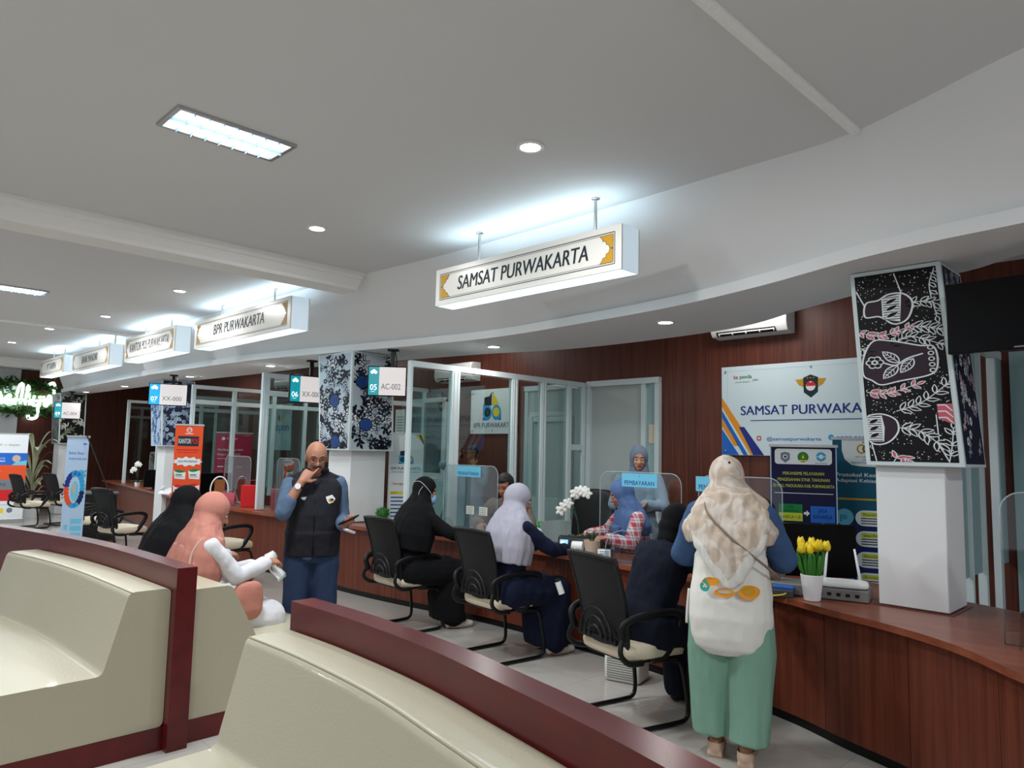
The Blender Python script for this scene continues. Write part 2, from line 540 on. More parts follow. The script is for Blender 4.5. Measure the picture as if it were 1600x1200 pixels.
# ---------------------------------------------------------------- glazed partitions between the booths
def partition(name, y, x0, x1, posts, ztop=2.48, zbot=0.0, film=None, rail=None, door=None):
    fr = MB()
    fr.box(((x0 + x1) / 2, y, ztop - 0.03), (x1 - x0, 0.06, 0.06))
    for px, w in posts:
        fr.box((px, y, (ztop + zbot) / 2 - 0.03), (w, 0.06, ztop - zbot - 0.06))
        for dx in (-w * .22, w * .22):            # shallow grooves of the profile
            fr.box((px + dx, y - 0.032, (ztop + zbot) / 2 - 0.03), (w * .1, 0.008, ztop - zbot - 0.08))
    for rx0, rx1, rz in (rail or []):
        fr.box(((rx0 + rx1) / 2, y, rz), (rx1 - rx0, 0.05, 0.07))
    o = struct(fr.build(name, M['alu'], bevel=0.004, seg=1))
    g = MB()
    for (a, wa), (b_, wb) in zip(posts[:-1], posts[1:]):
        a1, b1 = a + wa / 2, b_ - wb / 2
        if b1 > a1 + 0.02:
            g.box(((a1 + b1) / 2, y, (ztop + zbot) / 2 - .03), (b1 - a1, 0.008, ztop - zbot - 0.1))
    struct(g.build('window_pane', film or M['glass'], o))
    return o
partition('window_1', 5.9, 4.38, 7.2, [(4.395, .03), (4.98, .11), (5.87, .09), (6.36, .09), (6.83, .07), (7.13, .1)], 2.48, 0.76, rail=[(6.83, 7.12, 1.66)])
partition('window_2', 9.2, 4.42, 7.2, [(4.47, .1), (5.35, .06), (6.3, .06), (7.15, .06)], 2.57, 0.76, rail=[(4.47, 7.15, 2.3)])
partition('window_3', 11.8, 4.5, 7.2, [(4.53, .06), (5.2, .06), (5.9, .07), (6.5, .06), (7.15, .06)], 2.55, 0.76, rail=[(4.53, 7.15, 2.28)])
partition('window_4', 14.4, 4.9, 7.2, [(4.93, .06), (5.7, .06), (6.4, .07), (7.15, .06)], 2.55, 0.76, rail=[(4.93, 7.15, 2.28)])
partition('window_5', 17.2, 5.2, 7.2, [(5.23, .06), (6.1, .06), (7.15, .06)], 2.55, 0.0)
# right of the near pillar: narrow frosted boards with an open wooden strip between them
fr = MB()
for px, w in ((5.02, .08), (5.34, .07), (5.72, .08), (6.0, .03), (6.38, .05), (6.87, .05)):
    fr.box((px, 1.42, 1.212), (w, 0.06, 2.424))
fr.box((6.05, 1.42, 2.46), (2.1, 0.06, 0.07))
p6 = struct(fr.build('window_6', M['alu'], bevel=0.004, seg=1))
g = MB(); g.box((5.18, 1.42, 1.6), (.25, .012, 1.66)); g.box((5.52, 1.42, 1.6), (.3, .012, 1.66)); g.box((5.87, 1.42, 1.6), (.22, .012, 1.66)); g.box((6.18, 1.42, 1.6), (.33, .012, 1.66))
g.box((7.05, 1.42, 1.6), (.28, .012, 1.66))
for yy in (1.24, .98, .72, .46): g.box((7.17, yy, 1.4), (.03, .22, 2.2))
struct(g.build('window_pane', M['teal_frost'], p6))
# big translucent doorway on the back wall beyond the first booth
fr = MB()
for py, w in ((5.83, .06), (5.0, .06), (4.81, .06)):
    fr.box((7.17, py, 1.24), (.06, w, 2.48))
fr.box((7.165, 5.32, 2.46), (.07, 1.08, .07))
d = struct(fr.build('window_7', M['alu']))
g = MB(); g.box((7.185, 5.42, 1.22), (.02, .78, 2.44)); struct(g.build('window_pane', M['frost'], d))
g = MB(); g.box((7.185, 4.9, 1.22), (.02, .15, 2.44)); struct(g.build('window_pane', M['teal_frost'], d))
# door in the back wall of the second booth
fr = MB()
for py in (6.92, 6.02):
    fr.box((7.17, py, 1.24), (.07, .07, 2.48))
fr.box((7.165, 6.47, 2.45), (.08, .98, .07)); fr.box((7.168, 6.47, 2.1), (.062, .80, .06))
for py in (6.83, 6.12):
    fr.box((7.15, py, 1.04), (.05, .08, 2.06))
fr.box((7.149, 6.47, 0.5), (.046, .62, 1.0)); fr.box((7.149, 6.47, 2.03), (.046, .62, .07))
d = struct(fr.build('door_1', M['alu'], bevel=0.004, seg=1))
struct(MB().box((7.15, 6.47, 1.5), (.012, .66, 1.02)).box((7.15, 6.47, 2.27), (.012, .83, .3)).build('door_pane', M['frost'], d))
struct(MB().cyl((7.10, 6.13, 1.02), (7.10, 6.26, 1.02), .01).cyl((7.13, 6.13, 1.02), (7.08, 6.13, 1.02), .014).build('door_handle', M['chrome'], d))
# door leaf behind the man who is leaning: lower panel light, upper pane clear
fr = MB()
for py in (9.6, 8.68):
    fr.box((7.16, py, 1.2), (.07, .08, 2.4))
fr.box((7.155, 9.14, 2.37), (.08, 1.0, .07)); fr.box((7.15, 9.14, .62), (.05, .84, 1.24))
d = struct(fr.build('door_2', M['alu'], bevel=0.004, seg=1))
struct(MB().box((7.13, 9.14, 1.8), (.012, .84, 1.1)).build('door_pane', M['glass'], d))
struct(MB().box((7.11, 8.85, 1.16), (.03, .13, .03)).build('door_handle', M['white'], d))

# ---------------------------------------------------------------- pillars with their patterned casings
def pillar(n, x0, x1, y0, y1, zb):
    return struct(MB().box(((x0 + x1) / 2, (y0 + y1) / 2, (SOF + zb) / 2 + .002), (x1 - x0, y1 - y0, SOF - zb - .004)).build('trim_%d' % n, M['paint'], bevel=0.006))
pillar(7, 4.52, 4.87, 1.17, 1.53, 0.752)
pillar(8, 4.53, 5.00, 7.14, 7.62, 0.752)
pillar(9, 4.56, 4.96, 12.97, 13.34, 0.0)
pillar(10, 4.3, 4.75, 18.7, 19.15, 0.0)

def casing(label, top, bot, z0, z1, front_art, side_art, body=M['alu'], loc=None):
    """top/bot: (x0, x1, y0, y1) footprints; front = the -x face, side = the -y face"""
    ox, oy = (top[0] + top[1]) / 2, (top[2] + top[3]) / 2
    t = thing('patterned_pillar_casing', label, 'pillar casing', (ox, oy, z0), 0, 'batik casings round the pillars')
    def C(f, z): return [Vector((f[0] - ox, f[2] - oy, z)), Vector((f[1] - ox, f[2] - oy, z)), Vector((f[1] - ox, f[3] - oy, z)), Vector((f[0] - ox, f[3] - oy, z))]
    H = z1 - z0
    MB().hexa(C(bot, 0) + C(top, H)).build('casing_box', body, t, bevel=0.004)
    def face_fn(pa, pb, pc, pd):                     # bottom-left, bottom-right, top-right, top-left
        n = (pb - pa).cross(pd - pa).normalized()
        def fn(u, v, h): return (pa * (1 - u) + pb * u) * (1 - v) + (pd * (1 - u) + pc * u) * v + n * h
        return fn
    b4, t4 = C(bot, 0), C(top, H)
    f1 = face_fn(b4[3], b4[0], t4[0], t4[3])          # -x face seen from the hall: left = far y
    f2 = face_fn(b4[0], b4[1], t4[1], t4[0])          # -y face
    a = Art(fn=f1); front_art(a); a.build('batik_print', t)
    a = Art(fn=f2); side_art(a); a.build('batik_print', t)
    return t

def branch(a, pts, n, L, W, outer, inner, asp, side=0, stem=0.011, lay=2, spread=0.75):
    """leafy twig; art coordinates are stretched, so asp = height / width of the face"""
    P = cr([(p[0], p[1] * asp, 0) for p in pts], 6)
    P = [(p.x, p.y) for p in P]
    sub = lambda q: (q[0], q[1])
    old = a.fn
    a.fn = lambda x, z, h: old(x, z / asp, h)
    a.line(P, stem, outer, lay)
    m = len(P) - 1
    for k in range(n):
        i = min(m - 1, int((k + .6) / n * m)); q = P[i]; d = math.atan2(P[i + 1][1] - q[1], P[i + 1][0] - q[0])
        for s in ((1, -1) if side == 0 else (side,)):
            a.leaf(q[0], q[1], d + s * spread, L, W, outer, inner, lay)
    a.leaf(P[-1][0], P[-1][1], math.atan2(P[-1][1] - P[-2][1], P[-1][0] - P[-2][0]), L, W, outer, inner, lay)
    a.fn = old

def near_front(a):
    AS = 1.13 / 0.365
    f0 = a.fn
    a.fn = lambda x, z, h: f0(min(.948, max(.052, x)), min(.979, max(.021, z)), h)
    a.rect(.05, .02, .95, .98, 'pblack', 0)
    rng = random.Random(3)
    old = a.fn
    a.fn = lambda x, z, h: old(x, z / AS, h)
    for k in range(620):                               # scattered white dots
        x, z = rng.uniform(.06, .94), rng.uniform(.03, .97) * AS
        a.circ(x, z, rng.choice((.004, .006, .008)), 'pwhite', 1, n=6)
    def blob(pts, m, lay): a.poly([(p.x, p.y) for p in cr([(x, z * AS, 0) for x, z in pts], 5, True)], m, lay)
    def outline(pts, w, lay): 
        q = cr([(x, z * AS, 0) for x, z in pts], 6, True); q = [(p.x, p.y) for p in q]; a.line(q + [q[0]], w, 'pwhite', lay)
    # upper vase lying on its side
    v1 = [(.14, .76), (.16, .83), (.3, .84), (.42, .865), (.58, .86), (.67, .81), (.6, .73), (.45, .71), (.3, .755)]
    blob(v1, 'plum', 3); outline(v1, .022, 4)
    a.poly([(x, z * AS) for x, z in ((.34, .85), (.56, .86), (.52, .72), (.33, .74))], 'pwhite', 4)
    for k in range(10):
        z = (.735 + k * .0125) * AS; a.line([(.35, z), (.53, z)], .012, 'pblack', 5)
    for z in (.755, .79, .825): a.leaf(.37, z * AS - .03, .5, .17, .07, 'pwhite', 'pblack', 6, .15)
    # middle bottle with a flower
    v2 = [(.06, .46), (.08, .55), (.2, .63), (.4, .625), (.7, .59), (.82, .585), (.86, .54), (.84, .47), (.74, .44), (.45, .42), (.25, .405), (.15, .43)]
    blob(v2, 'plum', 3); outline(v2, .02, 4)
    for k in range(5): a.circ(.8, (.465 + .028 * k) * AS, .035, 'pwhite', 4, n=10); a.circ(.8, (.465 + .028 * k) * AS, .02, 'pblack', 5, n=8)
    for k in range(6):
        an = k * PI / 3; a.circ(.2 + .06 * math.cos(an), .52 * AS + .06 * math.sin(an), .045, 'pwhite', 5, n=12)
        a.circ(.2 + .06 * math.cos(an), .52 * AS + .06 * math.sin(an), .028, 'pblack', 6, n=10)
    a.circ(.2, .52 * AS, .04, 'pwhite', 7, n=12); a.circ(.2, .52 * AS, .018, 'pblack', 8, n=10)
    st = [(p.x, p.y) for p in cr([(.27, .52 * AS, 0), (.42, .50 * AS, 0), (.55, .53 * AS, 0), (.72, .55 * AS, 0)], 6)]
    a.line(st, .02, 'pwhite', 5)
    for x, z, an in ((.47, .51, 2.3), (.45, .5, 4.0), (.62, .53, 4.1)):
        a.leaf(x, z * AS, an, .27, .13, 'pwhite', 'plum', 5, .14)
        c_, s_ = math.cos(an), math.sin(an)
        a.line([(x, z * AS), (x + .24 * c_, z * AS + .24 * s_)], .01, 'pwhite', 8)
        for t in (.08, .13, .18):
            for sd in (-1, 1): a.line([(x + t * c_, z * AS + t * s_), (x + (t + .04) * c_ - sd * .04 * s_, z * AS + (t + .04) * s_ + sd * .04 * c_)], .008, 'pwhite', 8)
    # lower drum shape
    v3 = [(.06, .13), (.06, .235), (.12, .255), (.25, .255), (.37, .225), (.38, .17), (.28, .12), (.15, .105)]
    blob(v3, 'plum', 3); outline(v3, .02, 4)
    a.poly([(x, z * AS) for x, z in ((.06, .12), (.06, .245), (.22, .25), (.24, .19), (.22, .12))], 'pwhite', 4)
    for k in range(11):
        z = (.125 + k * .0115) * AS; a.line([(.065, z), (.21, z)], .011, 'pblack', 5)
    for z in (.14, .175, .21): a.leaf(.07, z * AS, .55, .14, .07, 'pwhite', 'pblack', 6, .15)
    a.poly([(x, z * AS) for x, z in ((.8, .30), (.8, .23), (.95, .2), (.95, .3))], 'rose', 3)
    for dz in (0, .03, .06): a.line([(.8, (.235 + dz) * AS), (.88, (.235 + dz) * AS), (.95, (.205 + dz) * AS)], .018, 'pwhite', 4)
    a.fn = old
    W_, R_, K_ = 'pwhite', 'rose', 'pblack'
    branch(a, [(.06, .68), (.3, .655), (.62, .69)], 8, .10, .05, W_, R_, AS)
    branch(a, [(.55, .80), (.75, .81), (.92, .79)], 5, .12, .06, W_, K_, AS)
    branch(a, [(.93, .97), (.86, .88), (.9, .73)], 6, .11, .055, W_, K_, AS, side=1)
    branch(a, [(.62, .69), (.78, .68), (.94, .66)], 4, .14, .06, W_, K_, AS)
    branch(a, [(.4, .60), (.6, .64), (.94, .585)], 8, .12, .055, W_, K_, AS)
    branch(a, [(.08, .37), (.3, .36), (.62, .40)], 7, .11, .05, W_, R_, AS)
    branch(a, [(.38, .27), (.65, .31), (.94, .40)], 6, .14, .06, W_, K_, AS)
    branch(a, [(.38, .19), (.6, .17), (.78, .11)], 5, .15, .065, W_, K_, AS)
    branch(a, [(.86, .03), (.9, .10), (.93, .18)], 3, .13, .06, W_, K_, AS)
    branch(a, [(.3, .02), (.36, .05), (.44, .03)], 2, .13, .06, W_, R_, AS)
    branch(a, [(.06, .60), (.14, .57)], 2, .12, .05, W_, K_, AS)
    a.line([(.5, .97), (.58, .83)], .012, W_, 2); a.line([(.36, .61), (.62, .69)], .012, W_, 2); a.line([(.06, .9), (.16, .8)], .012, W_, 2)
    a.line([(.78, .25), (.78, .1), (.86, .02)], .012, W_, 2); a.line([(.08, .12), (.12, .02)], .012, W_, 2)

def scatter_art(bg, leaf_o, leaf_i, disc, n_leaf, n_disc, seed, AS, L=.16, W=.045):
    def art(a):
        rng = random.Random(seed)
        f0 = a.fn
        a.fn = lambda x, z, h: f0(min(.955, max(.045, x)), min(.984, max(.016, z)), h)
        a.rect(.04, .015, .96, .985, bg, 0)
        for k in range(n_leaf):
            x, z = rng.uniform(.06, .94), rng.uniform(.03, .97)
            an = rng.uniform(0, 6.28)
            q = [(x, z), (x + .10 * math.cos(an), z + .10 / AS * math.sin(an)), (x + .17 * math.cos(an + .8), z + .17 / AS * math.sin(an + .8))]
            q = [(min(.93, max(.07, u)), min(.97, max(.03, v))) for u, v in q]
            branch(a, q, 3, L * rng.uniform(.6, 1) * .62, W, rng.choice(leaf_o), rng.choice(leaf_i), AS, lay=1 + k % 3, spread=.9)
        old = a.fn
        a.fn = lambda x, z, h: old(x, z / AS, h)
        for k in range(n_disc):
            x, z = rng.uniform(.22, .78), rng.uniform(.06, .94) * AS
            a.circ(x, z, .15, disc[1], 6, n=20); a.circ(x, z, .13, disc[0], 7, n=20)
            for j in range(5): a.line([(x - .08 + j * .04, z - .09), (x - .08 + j * .04, z + .09)], .006, disc[1], 8)
        for k in range(n_leaf // 3):                     # small rosettes
            x, z = rng.uniform(.15, .85), rng.uniform(.04, .96) * AS
            for j in range(5): a.circ(x + .035 * math.cos(j * 1.257), z + .035 * math.sin(j * 1.257), .028, leaf_o[0], 4, n=8)
            a.circ(x, z, .02, bg, 5, n=8)
        a.fn = old
    return art
casing('black casing printed with white vases, pink twigs and dots, round the pillar beside the television',
       (4.49, 4.90, 1.15, 1.64), (4.46, 4.90, 1.055, 1.56), 1.545, 2.695, near_front,
       scatter_art('batikdk', ['pwhite', 'lblue'], ['batikdk', 'pink', 'pgrey'], ('batikdk', 'pwhite'), 40, 0, 5, 2.7))
a2 = scatter_art('batikbg', ['batikdk', 'pblack', 'batikdk'], ['batikbg', 'batikdk', 'pwhite', 'pblack'], ('batikblue', 'batikdk'), 62, 2, 11, 2.2, .24, .065)
a2b = scatter_art('batikbg', ['batikdk', 'pblack', 'batikdk'], ['batikbg', 'batikdk', 'pwhite', 'pblack'], ('batikblue', 'batikdk'), 62, 2, 29, 2.2, .24, .065)
casing('light blue casing with dark leaves and round blue fruit, between screens 05 and 06',
       (4.47, 5.04, 7.10, 7.86), (4.42, 5.02, 7.02, 7.66), 1.56, 2.695, a2, a2b)
casing('navy blue batik casing on the pillar beside the red service banner',
       (4.42, 4.98, 12.93, 13.46), (4.46, 5.0, 12.88, 13.36), 1.56, 2.695,
       scatter_art('lblue', ['batikblue', 'batikdk'], ['lblue', 'batikblue'], ('batikblue', 'lblue'), 60, 0, 17, 2.1, .12),
       scatter_art('batikdk', ['lblue', 'lblue', 'batikblue'], ['batikdk', 'indigo'], ('lblue', 'batikdk'), 60, 0, 19, 2.1, .12))
casing('black casing with pale green leaves on the farthest pillar next to the glowing sign',
       (4.22, 4.75, 18.6, 19.3), (4.26, 4.77, 18.6, 19.2), 1.56, 2.695,
       scatter_art('pgrey', ['leafpale', 'batikdk'], ['pblack', 'pgrey'], ('pblack', 'leafpale'), 24, 0, 23, 2.1, .2),
       scatter_art('pblack', ['leafpale', 'pwhite'], ['leafpale', 'pblack'], ('pblack', 'leafpale'), 18, 0, 31, 2.1, .3))

# ---------------------------------------------------------------- lamps in the ceilings
def downlight(x, y, z, label, power):
    t = thing('downlight', label, 'ceiling light', (x, y, z), 0, 'round recessed downlights')
    MB().lathe([(.062, -.001), (.082, -.001), (.082, -.008), (.075, -.012), (.060, -.010), (.060, -.001)]).build('trim_ring', M['white'], t, smooth=40)
    MB().cyl((0, 0, -.001), (0, 0, -.006), .06, seg=24).build('diffuser', M['lamp'], t)
    area_lamp('downlight_lamp', (x, y, z - .02), .11, power, (1, .98, .95))
DL = [(2.92, 2.84, 'in front of the SAMSAT sign'), (2.89, 5.2, 'off the far end of the SAMSAT sign'), (3.05, 8.55, 'beside the BPR sign'),
      (2.99, 11.1, 'beside the KANTOR POS sign'), (2.74, 13.04, 'beside the fourth hanging sign'), (2.68, 15.4, 'last one before the far cornice')]
for x, y, w in DL:
    downlight(x, y, CEIL, 'round white downlight in the main ceiling, ' + w, 14)
SL = [(5.16, 3.39, 'near the air conditioner over the large board'), (5.25, 5.59, 'above the glass partition of the first booth'), (4.62, 9.4, 'left of the light blue pillar casing'),
      (4.54, 12.03, 'right of the navy pillar casing'), (4.52, 15.2, 'between the navy casing and the far pillar'), (4.5, 17.7, 'the one nearest the farthest pillar')]
for x, y, w in SL:
    downlight(x, y, SOF, 'small round white downlight in the low soffit, ' + w, 7)

def troffer(x0, x1, y0, y1, label, power):
    cx, cy, w, d = (x0 + x1) / 2, (y0 + y1) / 2, x1 - x0, y1 - y0
    t = thing('louvre_light', label, 'ceiling light', (cx, cy, CEIL), 0, 'recessed tube lights with louvres')
    f = MB()
    for sx in (-1, 1): f.box((sx * (w / 2 + .008), 0, -.008), (.024, d + .04, .018))
    for sy in (-1, 1): f.box((0, sy * (d / 2 + .008), -.008), (w - .009, .024, .018))
    f.build('frame', M['chrome'], t)
    MB().box((0, 0, -.002), (w, d, .004)).build('reflector', M['boxglow'], t)
    tb = MB()
    for sy in (-.25, .25): tb.cyl((-w / 2 + .03, sy * d, -.014), (w / 2 - .03, sy * d, -.014), .009, seg=10)
    tb.build('tube', M['tube'], t, smooth=True)
    lv = MB()
    for k in range(1, 8): lv.box((-w / 2 + w * k / 8, 0, -.018), (.004, d, .022))
    lv.box((0, 0, -.018), (w, .005, .022))
    lv.build('louvre', M['lblue'], t)
    for sy in (-.25, .25):
        area_lamp('louvre_lamp', (cx, cy + sy * d, CEIL - .0245), w - .06, power / 2, (.92, .97, 1), .02)
troffer(1.32, 1.96, 3.86, 4.14, 'large rectangular louvred tube light in the near ceiling', 60)
troffer(1.40, 2.02, 9.84, 10.12, 'louvred tube light beyond the stepped cornice, over the far sofa end', 45)
for x, y, w in ((-2.2, 4.0, 'in the left row, level with the near one'), (-2.2, 10.0, 'in the left row, farther back'), (1.64, -1.6, 'behind the viewpoint'), (-2.2, -1.6, 'behind the viewpoint in the left row'), (1.6, 15.6, 'near the far end of the hall')):  # out-of-view troffers added for their light, mainly on the foreground
    troffer(x - .32, x + .32, y - .14, y + .14, 'unseen louvred tube light added ' + w, 75)
for x, y in ((6.4, 3.4), (6.4, 7.6), (6.3, 11.0), (6.3, 15.5)):
    area_lamp('booth_lamp', (x, y, 3.22), .5, 12, (1, .97, .93))

# ---------------------------------------------------------------- hanging light boxes
def lightbox(x0, y0, y1, z0, z1, depth, body, label, rods, tw):
    """front face looks towards -x; y0 near end, y1 far end"""
    L, H = y1 - y0, z1 - z0
    t = thing('hanging_sign', label, 'sign', (x0, y1, z0), rad(-90), 'light box signs hanging over the counters')
    # local: x along the sign (reading direction), y into the box, z up
    th = .012
    for yy in (th / 2, depth - th / 2): MB().box((L / 2, yy, H / 2), (L, th, H)).build('face_panel', M['boxface'], t)
    for xx in (th / 2, L - th / 2): MB().box((xx, depth / 2, H / 2), (th, depth - .024, H)).build('end_panel', M['boxside'], t)
    for zz in (.006, H - .006): MB().box((L / 2, depth / 2, zz), (L - .024, depth - .024, .012)).build('glowing_panel', M['boxglow'], t)
    a = Art(0, 0, 0)
    mx, mz = .045 * L / 1.94 + .01, .045
    for off, w in ((0, .006), (.012, .003)):
        a.line([(mx + off, mz + off), (L - mx - off, mz + off), (L - mx - off, H - mz - off), (mx + off, H - mz - off), (mx + off, mz + off)], w, 'ink', 0)
    for sx, cx in ((1, mx + .014), (-1, L - mx - .014)):
        for sz, cz in ((1, mz + .014), (-1, H - mz - .014)):
            hh = (H / 2 - mz - .016)
            pts = [(0, 0), (.11, 0), (.09, .02), (.085, .035), (.06, .04), (.055, .062), (.035, .066), (.028, .09), (0, hh)]
            a.poly([(cx + sx * p, cz + sz * q) for p, q in pts], 'gold', 1)
            a.line([(cx + sx * p, cz + sz * q) for p, q in pts[1:]], .003, 'ink', 2)
    a.text(body, L / 2, H / 2 - .05, .118 * H / .31, 'ink', 1, w=tw, bold=.03, slant=.12)
    a.build('lettering', t)
    for u in rods:
        r = MB(); zt = CEIL - z0
        r.cyl((u, depth / 2, H), (u, depth / 2, zt - .004), .012); r.lathe([(.03, 0), (.03, -.008), (.014, -.014), (.012, -.014)], (u, depth / 2, zt))
        r.build('hanging_rod', M['chrome'], t, smooth=40)
    return t
lightbox(3.75, 2.80, 4.72, 2.78, 3.085, .20, 'SAMSAT PURWAKARTA', 'long white light box sign with gold corners reading SAMSAT PURWAKARTA, nearest of the hanging signs', (.42, 1.62), 1.36)
lightbox(3.62, 6.98, 9.52, 2.82, 3.17, .22, 'BPR PURWAKARTA', 'white hanging light box sign reading BPR PURWAKARTA', (.55, 1.95), 1.35)
lightbox(3.58, 10.1, 12.15, 2.84, 3.2, .22, 'KANTOR POS PURWAKARTA', 'white hanging light box sign reading KANTOR POS PURWAKARTA, third from the front', (.55, 1.6), 1.6)
lightbox(3.55, 12.85, 15.0, 2.85, 3.2, .22, 'BANK MANDIRI', 'white hanging light box sign reading BANK MANDIRI, fourth from the front', (1.2, 2.05), .9)
lightbox(3.42, 15.05, 16.75, 2.86, 3.18, .22, 'PT TASPEN', 'farthest white hanging light box sign, reading PT TASPEN', (.5, 1.3), .65)
for x, y0, y1, zt in ((3.85, 2.8, 4.72, 3.095), (3.73, 6.98, 9.52, 3.18), (3.69, 10.1, 12.15, 3.21), (3.66, 12.85, 15.0, 3.21), (3.53, 15.05, 16.75, 3.19)):
    area_lamp('sign_lamp', (x, (y0 + y1) / 2, zt), .16, 3.4, (.72, .90, 1), (y1 - y0) * .85, (PI, 0, 0))
    area_lamp('sign_lamp', (x, (y0 + y1) / 2, 2.755), .14, 6.0, (.72, .90, 1), (y1 - y0) * .85)
# ---------------------------------------------------------------- service counter
t = thing('service_counter', 'long curved reddish brown wooden service counter running along all the booths', 'counter', (4.4, 6.0, 0))
org = Vector((4.4, 6.0, 0))
def loc(p): return p - org
outer = EDGE
_s = lambda u: (lambda v: v * v * (3 - 2 * v))(max(0, min(1, u)))
inner = [p + (q - p) * (.60 + .40 * _s((3.1 - p.y) / 1.0)) for p, q in zip(EDGE, offset(EDGE, 1.0))]
def slab(a, b_, z0, z1):
    mb = MB(); n = len(a)
    rings = [[loc(Z(a[i], z0)), loc(Z(b_[i], z0)), loc(Z(b_[i], z1)), loc(Z(a[i], z1))] for i in range(n)]
    mb.loft(rings); return mb
slab(outer, inner, .715, .75).build('worktop', M['topwood'], t, smooth=30)
fo, fi = offset(EDGE, .075), offset(EDGE, .105)
step = 8
for k in range(0, len(fo) - 1, step):
    a, b_ = fo[k:k + step + 1], fi[k:k + step + 1]
    if len(a) < 2: continue
    a = [p.copy() for p in a]; a[-1] = a[-1] + (a[-2] - a[-1]).normalized() * .004
    slab(a, b_, .06, .714).build('front_panel', M['counterwood'], t, smooth=30)
MB().box((4.69 - 4.4, 1.35 - 6, .7515), (.40, .41, .003)).build('pillar_collar', M['counterwood'], t)
slab(offset(EDGE, .10), offset(EDGE, .125), 0, .06).build('plinth', M['blackmetal'], t, smooth=30)

# ---------------------------------------------------------------- curved back-to-back sofas
def sweep(path, prof, name, m, parent, origin, smooth=30):
    """prof: (distance from the path to the viewer's left side, height)"""
    nrm = [((path[min(i + 1, len(path) - 1)] - path[max(i - 1, 0)]).normalized()) for i in range(len(path))]
    rings = []
    for p, tt in zip(path, nrm):
        n = Vector((-tt.y, tt.x, 0))
        rings.append([p + n * a + Vector((0, 0, h)) - origin for a, h in prof])
    return MB().loft(rings).build(name, m, parent, smooth=smooth)
def rounded(prof, r=.035, n=4):
    out = []
    m = len(prof)
    for i in range(m):
        p0, p1, p2 = Vector((*prof[i - 1], 0)), Vector((*prof[i], 0)), Vector((*prof[(i + 1) % m], 0))
        a, b_ = (p0 - p1), (p2 - p1)
        rr = min(r, a.length * .45, b_.length * .45)
        s, e = p1 + a.normalized() * rr, p1 + b_.normalized() * rr
        for k in range(n + 1):
            u = k / n
            q = s * (1 - u) ** 2 + p1 * 2 * u * (1 - u) + e * u * u
            out.append((q.x, q.y))
    return out
def trim_path(path, y0=None):
    return path
B1 = poly_at([(1.607, 3.98), (1.60, 4.4), (1.585, 4.9), (1.54, 5.45), (1.459, 5.95), (1.36, 6.45), (1.225, 6.95), (.93, 7.75), (.5, 8.5), (0, 9.1)], 5)
B2 = poly_at([(1.663, 2.87), (1.672, 2.5), (1.655, 2.09), (1.625, 1.8), (1.58, 1.54), (1.488, 1.046), (1.37, .6), (1.2, .1), (.98, -.4), (.7, -.9)], 5)
def sofa(path, sgn, end_in, label, name='curved_sofa', both=True, top_w=.205, block=False):
    """path = far edge of the wooden board, travelling away from the joint; sgn -1 when the viewer side lies to the right of travel"""
    o0 = path[0].copy()
    t = thing(name, label, 'sofa', o0, 0, 'curved cream waiting sofas')
    pr = lambda pts: [(sgn * a, h) for a, h in pts]
    sweep(path, pr([(0, 0), (.105, 0), (.105, .93), (0, .93)]), 'backboard', M['redwood'], t, o0)
    body = path[1:]
    st = (path[1] - path[0]).normalized() * end_in
    body = [path[0] + st] + path[1:]
    L = .83
    back = rounded([(.107, .12), (.107, .822), (.107 + top_w, .822), (.40, .40), (.40, .12)], .03)
    seat = rounded([(.38, .12), (.38, .425), (L + .1, .425), (L + .08, .12)], .035)
    cutn = next((i for i, q in enumerate(body) if q.y > 6.08), None) if block else None
    up = body[:cutn] if cutn else body
    if cutn:
        q0, q1 = body[cutn - 1], body[cutn]; up = up + [q0.lerp(q1, (6.08 - q0.y) / (q1.y - q0.y))]
    sweep(up, pr(rounded([(.107, .12), (.107, .822), (.107 + top_w, .822), (.415, .43), (L + .1, .425), (L + .08, .12)], .03)), 'upholstery', M['leather'], t, o0, 40)
    if cutn: sweep([up[-1]] + body[cutn:cutn + 4], pr([(.107, .118), (.107, .40), (L + .06, .40), (L + .06, .118)]), 'wooden_block', M['redwood'], t, o0)
    sweep(body, pr([(.106, 0), (.106, .118), (L + .07, .118), (L + .07, 0)]), 'plinth', M['redwood'], t, o0)
    # piping along the front crease of the back
    for a, h in ((.107 + top_w - .012, .8175),):
        pp = []
        for i, p in enumerate(up):
            tt = (up[min(i + 1, len(up) - 1)] - up[max(i - 1, 0)]).normalized(); n = Vector((-tt.y, tt.x, 0)) * sgn
            pp.append(p + n * a + Vector((0, 0, h)) - o0)
        MB().tube(pp, .0045, 6).build('piping', M['seam'], t, smooth=True)
    return t
# travel of B1 is towards +y, so the viewer's side (-x) is to the left: sgn +1
s1 = sofa(B1, 1, .06, 'curved cream sofa with dark red backboard and a crumpled white cloth lying on it', block=True)
s2 = sofa(B2, -1, .03, 'big empty curved cream sofa with dark red backboard, nearest of the sofas')
# the far side of the first board carries the seat where the two women sit
t = thing('curved_sofa', 'curved cream sofa where the pink veiled and black veiled women sit', 'sofa', B1[0].copy(), 0, 'curved cream waiting sofas')
o0 = B1[0].copy(); body = [B1[0] + (B1[1] - B1[0]).normalized() * .06] + B1[1:28]
L = .86
sweep(body, [(-a, h) for a, h in rounded([(.002, .12), (.002, .80), (.225, .80), (.42, .43), (1.0, .425), (.98, .12)], .03)], 'upholstery', M['leather'], t, o0, 40)
sweep(body, [(-a, h) for a, h in [(.002, 0), (.002, .118), (.96, .118), (.96, 0)]], 'plinth', M['redwood'], t, o0)
